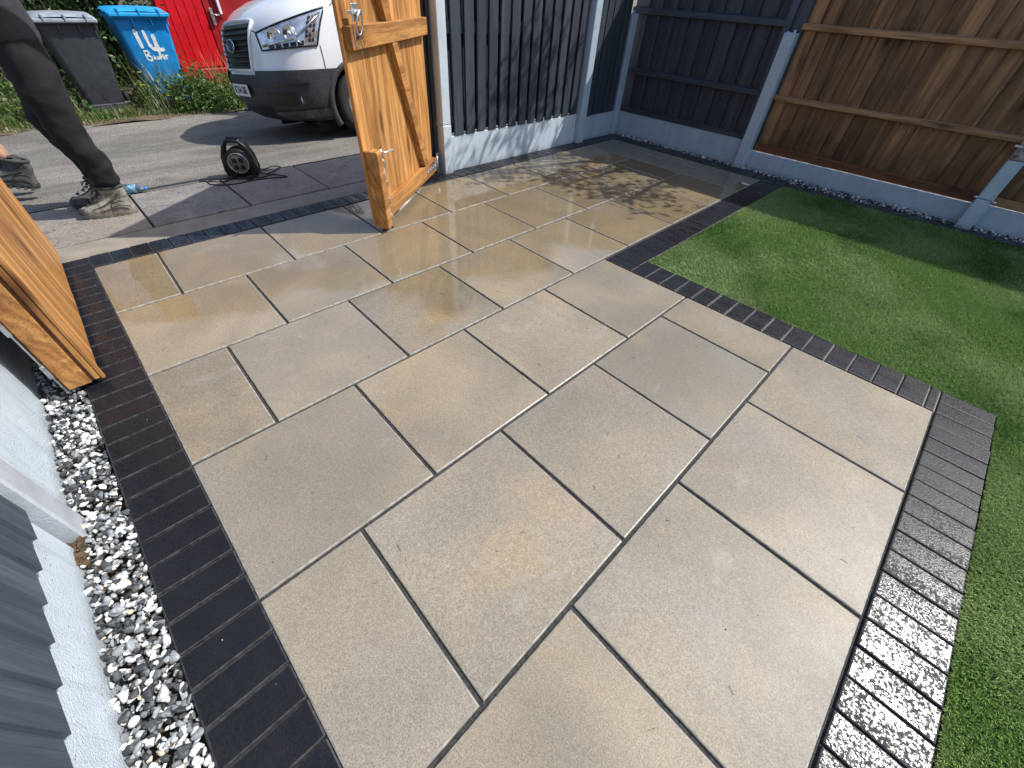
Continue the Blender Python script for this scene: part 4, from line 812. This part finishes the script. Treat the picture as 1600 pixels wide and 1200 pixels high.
for k, (yy, zz) in enumerate([(-1.02, .20), (-1.06, .06), (-.80, -.08)]):
    b = MB(); b.tube([(0, 0, 0), (.02, .01, zz + .28)], .003, 5); t = b.build('flower_stem', M['weed'], None, (-8.42, yy, -.30)); tag(t, ['highest yellow flower on a thin stem between the two bins', 'middle yellow flower low between the two bins', 'lowest yellow flower in the weeds by the blue bin'][k], 'flower', 'yellow flowers by the bins')
    b = MB()
    for q in range(8): a = q * math.pi / 4; b.add([(.02, .01, zz + .285), (.02 + .03 * math.cos(a - .25), .01 + .03 * math.sin(a - .25), zz + .29), (.02 + .03 * math.cos(a + .25), .01 + .03 * math.sin(a + .25), zz + .29)], [(0, 1, 2)])
    b.build('petals', plain('yellow_petal', (.80, .62, .02), .5, 0, .1), t)
b = MB(); b.lathe([(0, .02), (.03, .018), (.045, .0)], 7, 0, Matrix.Diagonal((1, 1.4, 1, 1))); tag(b.build('paper_scrap', plain('white_scrap', (.8, .8, .8), .6), None, (-8.34, -2.33, -.285)), 'crumpled white paper scrap on the left of the verge', 'litter')

# ================================================================ CABLE REEL
def spl(P, n=10):
    P = [Vector(p) for p in P]; out = []
    for i in range(len(P) - 1):
        p0, p1, p2, p3 = P[max(i - 1, 0)], P[i], P[i + 1], P[min(i + 2, len(P) - 1)]
        for k in range(n): t = k / n; out.append(.5 * ((2 * p1) + (p2 - p0) * t + (2 * p0 - 5 * p1 + 4 * p2 - p3) * t * t + (3 * p1 - p0 - 3 * p2 + p3) * t ** 3))
    out.append(P[-1]); return out
rl = thing('cable_reel', 'black extension cable reel standing on the flags outside the gate', 'cable reel', (-4.11, -1.23, .0), R(-28))
# local: drum axis along x (towards the garden)
fr = MB()
for sx in (-.055, .055):
    prof = [(-.10, .0), (-.115, .05), (-.105, .15), (-.075, .225), (-.04, .262), (.04, .262), (.075, .225), (.105, .15), (.115, .05), (.10, .0)]; fr.tube([(sx * (1 if z < .2 else .8), y, z + .008) for y, z in prof], .012, 8)
fr.tube([(-.05, -.045, .268), (.05, -.045, .268)], .012, 8); fr.tube([(-.05, .045, .268), (.05, .045, .268)], .012, 8); fr.tube([(-.012, -.045, .275), (-.012, .045, .275)], .018, 10); fr.box(-.075, .075, -.11, -.08, .0, .022, .006); fr.box(-.075, .075, .08, .11, .0, .022, .006); fr.build('frame', M['black'], rl)
b = MB(); prof = [(.10, .0), (.118, .05), (.110, .15), (.082, .228), (.048, .266)]
b.grid([[(x, y, z + .006) for x in (-.062, .062)] for y, z in spl([(0, y, z) for y, z in prof], 4) for _ in (0,)] if False else [[(x, p.y, p.z + .006) for x in (-.060, .060)] for p in spl([(0, y, z) for y, z in prof], 4)])
b.grid([[(x, p.y - .006, p.z + .004) for x in (.058, -.058)] for p in spl([(0, y, z) for y, z in prof], 4)])
for sx in (-.058, .058): b.add([(sx, y, z + .006) for y, z in prof] + [(sx, -.045, .262), (sx, -.02, .215), (sx, .03, .215), (sx, .035, .19), (sx, -.085, .17), (sx, -.11, .05), (sx, -.10, .0)][3:], [tuple(range(9))])
b.build('shell', M['black'], rl)
Mx = Matrix.Translation((0, 0, .115)) @ Matrix.Rotation(R(90), 4, 'Y'); b = MB(); b.lathe([(0, .062), (.095, .064), (.104, .058), (.104, .040), (.06, .038), (.06, -.038), (.10, -.040), (.10, -.05), (0, -.05)], 36, 0, Mx); dm = b.build('drum', M['black'], rl)
b = MB()
for k in range(7): b.tube([(-.033 + .011 * k, (.072 + .006 * (k % 2)) * math.cos(a), .115 + (.072 + .006 * (k % 2)) * math.sin(a)) for a in np.linspace(0, 6.283, 33)[:-1]], .0055, 6, closed=True)
b.build('coiled_cable', M['rubber'], dm)
b = MB(); b.lathe([(.0, .070), (.058, .072), (.070, .068), (.074, .062)], 36, 0, Mx); b.build('face_plate', plain('grey_socket_plate', (.16, .165, .175), .4, 0, .2, 30, .2), dm)
b = MB(); b.tube([(.071, .073 * math.cos(a), .115 + .073 * math.sin(a)) for a in np.linspace(0, 6.283, 41)[:-1]], .0035, 6, closed=True); b.build('plate_rim', M['steel'], dm)
for yy, zz in ((-.025, .135), (.025, .135), (-.025, .085), (.025, .085)): b = MB(); b.box(.0715, .075, yy - .017, yy + .017, zz - .018, zz + .018, .002); b.build('socket', M['black'], dm)
inv = Matrix.Rotation(R(28), 4, 'Z') @ Matrix.Translation((4.11, 1.23, 0))
cab = MB()
loops = [[(-4.08, -1.20, .06), (-4.02, -1.10, .012), (-3.95, -1.02, .008), (-3.86, -.98, .008), (-3.90, -1.08, .008), (-3.93, -1.22, .008), (-3.93, -1.40, .008), (-4.02, -1.52, .008), (-4.12, -1.50, .008), (-4.06, -1.36, .010), (-3.97, -1.24, .012)],
         [(-4.06, -1.28, .05), (-4.03, -1.40, .009), (-4.10, -1.52, .009), (-4.16, -1.56, .009), (-4.10, -1.42, .014), (-4.02, -1.30, .014), (-3.96, -1.16, .010), (-3.99, -1.03, .009)],
         [(-4.14, -1.16, .05), (-4.16, -1.06, .009), (-4.20, -.97, .008), (-4.15, -.92, .008), (-4.08, -.98, .008), (-4.02, -1.08, .010)]]
for lp_ in loops: cab.tube([inv @ p for p in spl(lp_)], .0048, 6)
cab.build('trailing_cable', M['rubber'], rl)
b = MB(); pl = inv @ Vector((-3.975, -1.235, .018)); b.box(pl.x - .022, pl.x + .022, pl.y - .022, pl.y + .022, .002, .034, .006); b.build('plug', M['black'], rl)

# ================================================================ PLASTIC BOTTLE
bt = thing('water_bottle', 'small clear blue plastic bottle lying on the ground next to the boot', 'bottle', (-4.165, -2.0, .030), R(58))
n = N('clear_blue_plastic'); n.set(Base_Color=(.60, .82, .95), Roughness=.06, IOR=1.45); n.b.inputs['Transmission Weight'].default_value = .85; n.bump(n.noise(n.tc.outputs['Object'], 60, 2), .6, .004)
Mx = Matrix.Rotation(R(90), 4, 'Y'); b = MB(); b.lathe([(0, -.088), (.022, -.09), (.030, -.082), (.031, -.05), (.028, -.045), (.031, -.04), (.031, -.005), (.028, 0), (.031, .005), (.030, .035), (.018, .060), (.012, .068), (.012, .076)], 20, 0, Mx); b.build('body', n.mat, bt)
b = MB(); b.lathe([(.0315, -.030), (.0318, .0), (.0315, .028)], 20, 0, Mx); b.build('label_wrap', plain('pale_blue_film', (.25, .50, .72), .3, 0, .6, 60, .1), bt)
b = MB(); b.lathe([(0, .090), (.013, .089), (.0135, .074)], 16, 0, Mx); b.build('cap', plain('blue_cap', (.03, .18, .45), .4), bt)
# ================================================================ PEOPLE
skin_m = plain('skin', (.50, .27, .19), .5, 0, .12, 14, .15); cloth_b = plain('black_work_trousers', (.007, .007, .009), .9, 0, .3, 5, .4, 12, .02); cloth_g = plain('dark_grey_t_shirt', (.038, .038, .046), .8, 0, .25, 7, .3, 30, .01)
hair_m = plain('short_brown_hair', (.05, .03, .018), .7, 0, .4, 60, .8); boot_m = plain('dusty_grey_suede', (.24, .225, .185), .85, 0, .5, 22, .8, 60, .004); boot_d = plain('dark_grey_suede', (.075, .078, .075), .8, 0, .35, 26, .6, 60, .004); sole_m = plain('pale_rubber_sole', (.20, .185, .15), .85, 0, .3, 30, .5, 70, .004); sole_d = plain('dark_rubber_sole', (.055, .055, .052), .85, 0, .3, 30, .5, 70, .004)
def skinned(name, V, E_, mat_, parent, lev=2, root=0, disp=0., dsize=.06):
    names = list(V); me = bpy.data.meshes.new(name); me.from_pydata([V[k][0] for k in names], [(names.index(a), names.index(b)) for a, b in E_], []); me.materials.append(mat_)
    o = link(name, me, parent); md = o.modifiers.new('skin', 'SKIN'); md.use_smooth_shade = True
    for i, k in enumerate(names):
        r_ = V[k][1]; me.skin_vertices[0].data[i].radius = (r_, r_) if not isinstance(r_, tuple) else r_; me.skin_vertices[0].data[i].use_root = (i == root)
    s = o.modifiers.new('sub', 'SUBSURF'); s.levels = lev; s.render_levels = lev
    if disp:
        tx_ = bpy.data.textures.new(name, 'CLOUDS'); tx_.noise_scale = dsize; dm_ = o.modifiers.new('folds', 'DISPLACE'); dm_.texture = tx_; dm_.strength = disp; dm_.mid_level = .5
    return o
def boot(parent, x, y, yaw, upper, sole, pitch=0., z=0., name='boot'):
    o = MB(); 
    def ring(z_, yf, yb, hw, ex=2.4, n=28, pinch=0.):
        c = (yf + yb) / 2; a = (yb - yf) / 2; R_ = []
        for k in range(n):
            an = 2 * math.pi * k / n; ca, sa = math.cos(an), math.sin(an); px = hw * math.copysign(abs(ca) ** (2 / ex), ca); py = a * math.copysign(abs(sa) ** (2 / ex), sa)
            px *= 1 - .16 * max(0, math.sin(math.pi * (py / a + .25))) if abs(py) < a else 1; R_.append((px * (1 + pinch * math.sin(7 * an)), c + py, z_))
        R_.append(R_[0]); return R_
    up = [(.028, -.212, .082, .050), (.042, -.216, .082, .052), (.056, -.212, .080, .051), (.068, -.198, .078, .049), (.076, -.172, .077, .047), (.083, -.140, .076, .044), (.094, -.112, .076, .041), (.108, -.088, .078, .038), (.124, -.070, .080, .037), (.142, -.062, .080, .040), (.158, -.062, .076, .045), (.178, -.068, .072, .048), (.186, -.066, .068, .046), (.180, -.056, .058, .036), (.12, -.05, .05, .03)]
    o.grid([ring(a, b, c, d, pinch=.012) for a, b, c, d in up]); ob = o.build(name, upper, parent, (x, y, z), (pitch, 0, yaw))
    s = MB(); sl = [(0.0, -.200, .080, .047), (.012, -.216, .088, .052), (.026, -.222, .088, .053), (.034, -.220, .086, .052)]; s.grid([ring(a, b, c, d) for a, b, c, d in sl]); R0 = ring(0, -.2, .08, .047)[:-1]; s.add(R0, [tuple(range(len(R0)))]); s.build('sole', sole, ob)
    s = MB()
    for k in range(7): yy = -.185 + k * .038; s.box(-.050, .050, yy, yy + .020, -.006, .006, .003)
    s.build('tread', sole, ob); l_ = MB()
    for k in range(5): zz = .092 + k * .017; yy = [-.150, -.112, -.086, -.072, -.068][k] - .004; l_.tube([(-.030, yy + .012, zz - .004), (0, yy - .006, zz + .004), (.030, yy + .012, zz - .004)], .0032, 5); l_.tube([(-.030, yy + .012, zz + .008), (0, yy - .007, zz + .002), (.030, yy + .012, zz + .008)], .0028, 5)
    l_.tube([(0, -.08, .165), (.025, -.10, .15), (.035, -.10, .125)], .0026, 5); l_.tube([(0, -.08, .165), (-.025, -.10, .155), (-.03, -.105, .13)], .0026, 5); l_.build('laces', M['black'], ob)
    for sg in (-1, 1):
        e = MB(); e.tube(spl([(sg * .044, .070, .060), (sg * .047, .020, .072), (sg * .049, -.060, .052), (sg * .047, -.120, .040)], 5), .0028, 5); e.tube(spl([(sg * .041, .045, .150), (sg * .041, -.005, .112), (sg * .046, -.070, .078), (sg * .046, -.130, .062)], 5), .0028, 5); e.build('seam', sole_d, ob)
        e = MB(); e.tube(spl([(sg * .0415, .075, .12), (sg * .0425, .03, .118), (sg * .044, -.02, .090), (sg * .049, -.03, .035)], 5), .0024, 5); e.build('seam', sole_d, ob)
    e = MB(); e.grid([ring(z_, yf, -.150, hw + .0025, n=20) for z_, yf, hw in ((.030, -.219, .040), (.046, -.222, .040), (.060, -.216, .038), (.072, -.200, .032))]); e.build('toe_cap', sole_d, ob)
    c = MB(); c.tube([(.044 * math.cos(a), .002 + .070 * math.sin(a), .182) for a in np.linspace(0, 6.283, 25)[:-1]], .011, 7, closed=True); c.build('collar', sole_d, ob); return ob
def hand(V, E_, w_, sg, fw, pre):
    """adds a palm and five fingers from wrist name w_; fingers hang down, curled forwards (-y)"""
    p = Vector(V[w_][0]); V[pre + 'palm'] = ((p.x, p.y - .01, p.z - .05), (.040, .022)); E_.append((w_, pre + 'palm'))
    V[pre + 'kn'] = ((p.x, p.y - .018, p.z - .095), (.040, .016)); E_.append((pre + 'palm', pre + 'kn'))
def fingers(parent, p, sg):
    for k, (dy, L_) in enumerate(((-.030, .070), (-.010, .080), (.010, .075), (.028, .058))):
        V = {'a': ((p.x, p.y - .012 + dy, p.z - .085), .0095), 'b': ((p.x + .004 * sg, p.y - .018 + dy, p.z - .085 - L_ * .45), .009), 'c': ((p.x - .010 * sg, p.y - .030 + dy, p.z - .085 - L_ * .8), .008), 'd': ((p.x - .024 * sg, p.y - .034 + dy, p.z - .085 - L_ * .98), .007)}
        skinned('finger', V, [('a', 'b'), ('b', 'c'), ('c', 'd')], skin_m, parent, 1)
    V = {'a': ((p.x - .005 * sg, p.y - .035, p.z - .035), .012), 'b': ((p.x - .014 * sg, p.y - .062, p.z - .065), .0105), 'c': ((p.x - .02 * sg, p.y - .066, p.z - .100), .0085)}; skinned('thumb', V, [('a', 'b'), ('b', 'c')], skin_m, parent, 1)
def figure(label, x, y, rz, feet, knees, hips, shorts, clothes_leg, arms, tint=1., lean=0.):
    """faces local -y"""
    t = thing('person', label, 'person', (x, y, 0), rz)
    hx = hips
    V = {'pel': ((hx[0], hx[1], hx[2]), (.14, .105)), 'waist': ((hx[0], hx[1] - .01, hx[2] + .17), (.125, .09)), 'chest': ((hx[0], hx[1] - .02 - lean, hx[2] + .38), (.155, .105)), 'neckb': ((hx[0], hx[1] - .02 - lean, hx[2] + .54), (.065, .06)), 'neck': ((hx[0], hx[1] - .03 - lean, hx[2] + .60), .052),
         'jaw': ((hx[0], hx[1] - .055 - lean, hx[2] + .655), (.062, .070)), 'head': ((hx[0], hx[1] - .04 - lean, hx[2] + .74), (.078, .095)), 'crown': ((hx[0], hx[1] - .03 - lean, hx[2] + .81), (.060, .070))}
    E_ = [('pel', 'waist'), ('waist', 'chest'), ('chest', 'neckb'), ('neckb', 'neck'), ('neck', 'jaw'), ('jaw', 'head'), ('head', 'crown')]; wr = []
    for i, sg in enumerate((1, -1)):
        el, wri = arms[i]; V['sh%d' % i] = ((hx[0] + .175 * sg, hx[1] - .02 - lean, hx[2] + .49), .052); V['el%d' % i] = (el, .040); V['wr%d' % i] = (wri, (.030, .024)); E_ += [('chest', 'sh%d' % i), ('sh%d' % i, 'el%d' % i), ('el%d' % i, 'wr%d' % i)]; hand(V, E_, 'wr%d' % i, sg, 1, 'h%d' % i); wr.append(Vector(wri))
        f = feet[i]; k = knees[i]; V['hip%d' % i] = ((hx[0] + .09 * sg, hx[1], hx[2] - .07), .085); V['kn%d' % i] = (k, .055); V['cf%d' % i] = (tuple((Vector(k) * .62 + Vector(f) * .38) + Vector((0, .018, 0))), .056); V['an%d' % i] = ((f[0], f[1], f[2]), .036); E_ += [('pel', 'hip%d' % i), ('hip%d' % i, 'kn%d' % i), ('kn%d' % i, 'cf%d' % i), ('cf%d' % i, 'an%d' % i)]
    bd = skinned('body', V, E_, skin_m, t)
    for i, sg in enumerate((1, -1)): fingers(bd, wr[i], sg)
    hp = Vector(V['head'][0]); n = MB(); n.add([(-.014, -.088, -.035), (.014, -.088, -.035), (0, -.118, -.030), (0, -.092, .020)], [(0, 1, 2), (0, 2, 3), (1, 3, 2), (0, 3, 1)], 0, Matrix.Translation(hp)); n.build('nose', skin_m, bd)
    for sg in (-1, 1):
        Mx = Matrix.Translation(hp + Vector((.030 * sg, -.082, .008))); b = MB(); b.lathe([(0, .011), (.008, .008), (.011, 0), (.008, -.008), (0, -.011)], 10, 0, Mx); b.build('eye', Vm['yellow'], bd); b = MB(); b.box(.014 * sg, .046 * sg, -.096, -.088, .024, .030, .002, 0, Matrix.Translation(hp)); b.build('eyebrow', hair_m, bd)
        b = MB(); b.lathe([(0, .006), (.018, .004), (.024, 0), (.018, -.004)], 10, 0, Matrix.Translation(hp + Vector((.078 * sg, .005, -.01))) @ Matrix.Rotation(R(90), 4, 'Y') @ Matrix.Diagonal((1.3, .8, 1, 1))); b.build('ear', skin_m, bd)
    b = MB(); b.box(-.026, .026, -.092, -.084, -.060, -.053, .002, 0, Matrix.Translation(hp)); b.build('mouth', plain('lip', (.32, .12, .10), .5), bd)
    VH = {'a': (tuple(hp + Vector((0, .015, .01))), (.084, .092)), 'b': (tuple(hp + Vector((0, .0, .062))), (.074, .086)), 'c': (tuple(hp + Vector((0, .045, -.03))), (.066, .05))}; skinned('hair', VH, [('a', 'b'), ('a', 'c')], hair_m, bd, 2, 0, .012, .02)
    # T-shirt
    V = {'hem': ((hx[0], hx[1] + .005, hx[2] - .10), (.190, .158)), 'w': ((hx[0], hx[1] - .0, hx[2] + .10), (.170, .135)), 'c': ((hx[0], hx[1] - .02 - lean, hx[2] + .36), (.180, .130)), 'n': ((hx[0], hx[1] - .02 - lean, hx[2] + .50), (.09, .075))}
    E_ = [('hem', 'w'), ('w', 'c'), ('c', 'n')]
    for i, sg in enumerate((1, -1)):
        el = Vector(arms[i][0]); s_ = Vector((hx[0] + .18 * sg, hx[1] - .02 - lean, hx[2] + .46)); m_ = s_ * .4 + el * .6; V['s%d' % i] = (tuple(s_), .078); V['m%d' % i] = (tuple(m_), .072); E_ += [('c', 's%d' % i), ('s%d' % i, 'm%d' % i)]
    skinned('t_shirt', V, E_, cloth_g, t, 2, 0, .02, .07)
    V = {'top': ((hx[0], hx[1] + .005, hx[2] + .12), (.135, .105)), 'pel': ((hx[0], hx[1] + .005, hx[2] - .06), (.158, .138))}; E_ = [('top', 'pel')]
    for i, sg in enumerate((1, -1)):
        f = Vector(feet[i]); k = Vector(knees[i]); V['h%d' % i] = ((hx[0] + .095 * sg, hx[1] + .005, hx[2] - .15), .118); V['t%d' % i] = (tuple(Vector((hx[0] + .10 * sg, hx[1], hx[2] - .12)) * .45 + k * .55), .104); E_ += [('pel', 'h%d' % i), ('h%d' % i, 't%d' % i)]
        if shorts: V['k%d' % i] = (tuple(k + Vector((0, 0, .06))), .088); E_ += [('t%d' % i, 'k%d' % i)]
        else:
            V['k%d' % i] = (tuple(k), .094); V['c%d' % i] = (tuple(k * .5 + f * .5 + Vector((0, .022, 0))), .090); V['d%d' % i] = (tuple(k * .16 + f * .84 + Vector((0, .008, .0))), .078); V['e%d' % i] = (tuple(f + Vector((0, .0, .012))), .080); E_ += [('t%d' % i, 'k%d' % i), ('k%d' % i, 'c%d' % i), ('c%d' % i, 'd%d' % i), ('d%d' % i, 'e%d' % i)]
    skinned('shorts' if shorts else 'trousers', V, E_, clothes_leg, t, 3, 1, .042, .085)
    return t
p1 = figure('person in dark grey T-shirt and baggy black trousers with dusty grey boots', -3.90, -2.20, 0, [(.125, .07, .17), (-.125, .06, .17)], [(.110, .010, .50), (-.13, -.04, .50)], (.0, .035, .93), False, cloth_b, [((.25, .13, 1.13), (.20, -.12, 1.20)), ((-.26, .10, 1.14), (-.22, -.15, 1.22))])
boot(p1, .125, .05, R(-14), boot_m, sole_m); boot(p1, -.125, .035, R(-4), boot_d, sole_d)
p2 = figure('second person mostly outside the left edge, one bare shin and dark boot showing', -4.62, -2.62, R(-8), [(.03, .06, .22), (-.20, .02, .17)], [(.03, -.12, .60), (-.17, -.08, .52)], (-.06, -.06, .95), True, cloth_b, [((.20, .0, 1.22), (.24, -.12, 1.0)), ((-.32, .02, 1.2), (-.34, -.12, .97))])
boot(p2, .03, .05, R(-8), boot_d, sole_d, R(-14), .045); boot(p2, -.20, .0, 0, boot_d, sole_d)

# ================================================================ TREE OVERHANGING THE FAR FENCE (its shade falls on the patio)
tr = thing('tree', 'leafy tree overhanging the far fence, dappling the patio with shade', 'tree', (-1.0, 4.35, -.08))
b = MB(); b.tube(spl([(0, 0, 0), (.05, -.05, .8), (-.05, -.15, 1.6), (-.2, -.5, 2.3), (-.35, -.9, 2.8)]), list(np.linspace(.09, .035, 41)), 10)
limbs = [[(-.05, -.15, 1.6), (.2, -.55, 2.1), (.4, -1.0, 2.55), (.55, -1.4, 2.75)], [(-.2, -.5, 2.3), (-.55, -.8, 2.6), (-.9, -1.2, 2.85), (-1.15, -1.7, 2.9)], [(-.2, -.5, 2.3), (-.05, -1.0, 2.6), (.0, -1.6, 2.8)], [(-.35, -.9, 2.8), (-.5, -1.5, 2.95), (-.6, -2.0, 2.9)]]
tips = []
for L_ in limbs:
    P_ = spl(L_, 6); b.tube(P_, list(np.linspace(.032, .010, len(P_))), 7); tips += P_[4:]
tw = []
for p in tips:
    for k in range(3):
        q = p + Vector((rng.normal() * .20, rng.normal() * .20, rng.normal() * .12)); m_ = (p + q) / 2 + Vector((0, 0, .04)); b.tube([p, m_, q], [.007, .005, .003], 4); tw.append(q); tw.append(m_)
b.build('trunk', plain('tree_bark', (.10, .08, .06), .9, 0, .4, 12, .9, 30, .01), tr)
tw = np.array([tuple(q) for q in tw]); Lc = tw[rng.integers(len(tw), size=2100)] + rng.normal(size=(2100, 3)) * np.array([.075, .075, .06]); clump('foliage', [M['leaf']], Lc, .085, 77, tr, .42)

# ================================================================ SMALL DEBRIS ON THE PATIO
b = MB(); r_ = np.random.default_rng(90)
for k in range(95):
    x, y = r_.uniform(-2.9, .55), r_.uniform(-2.35, .1); a = r_.uniform(0, 6.28); L_ = r_.uniform(.006, .026); c_ = r_.normal() * .4; pts = []
    for q in range(4): a += c_ * .5; pts.append((x, y, .0018)); x += math.cos(a) * L_ / 3; y += math.sin(a) * L_ / 3
    b.tube(pts, r_.uniform(.0003, .0008), 4)
for k in range(170):
    x, y, q = r_.uniform(-2.9, .78), r_.uniform(-2.6, .15), r_.uniform(.0007, .0022); b.box(x, x + q * 1.4, y, y + q, .0, .0 + q, 0, 1 if k % 3 else 0)
tag(b.build('debris', [M['leafbrown'], plain('pale_grit', (.5, .48, .44), .8)]), 'tiny twigs and grit scattered over the slabs', kind='stuff')
# dead leaves and grit caught in the left gravel
b = MB()
for k in range(60):
    x, y = r_.uniform(-2.0, .4), r_.uniform(-2.76, -2.64); a = r_.uniform(0, 6.28); q = r_.uniform(.003, .008); z = .002 + r_.uniform(0, .006); b.add([(x, y, z), (x + q * math.cos(a), y + q * math.sin(a), z + .003), (x + 1.6 * q * math.cos(a + .5), y + 1.6 * q * math.sin(a + .5), z), (x + q * math.cos(a + 1.2), y + q * math.sin(a + 1.2), z + .002)], [(0, 1, 2, 3)])
tag(b.build('leaf_litter', M['leafbrown']), 'small dead leaf scraps in the left gravel', kind='stuff')
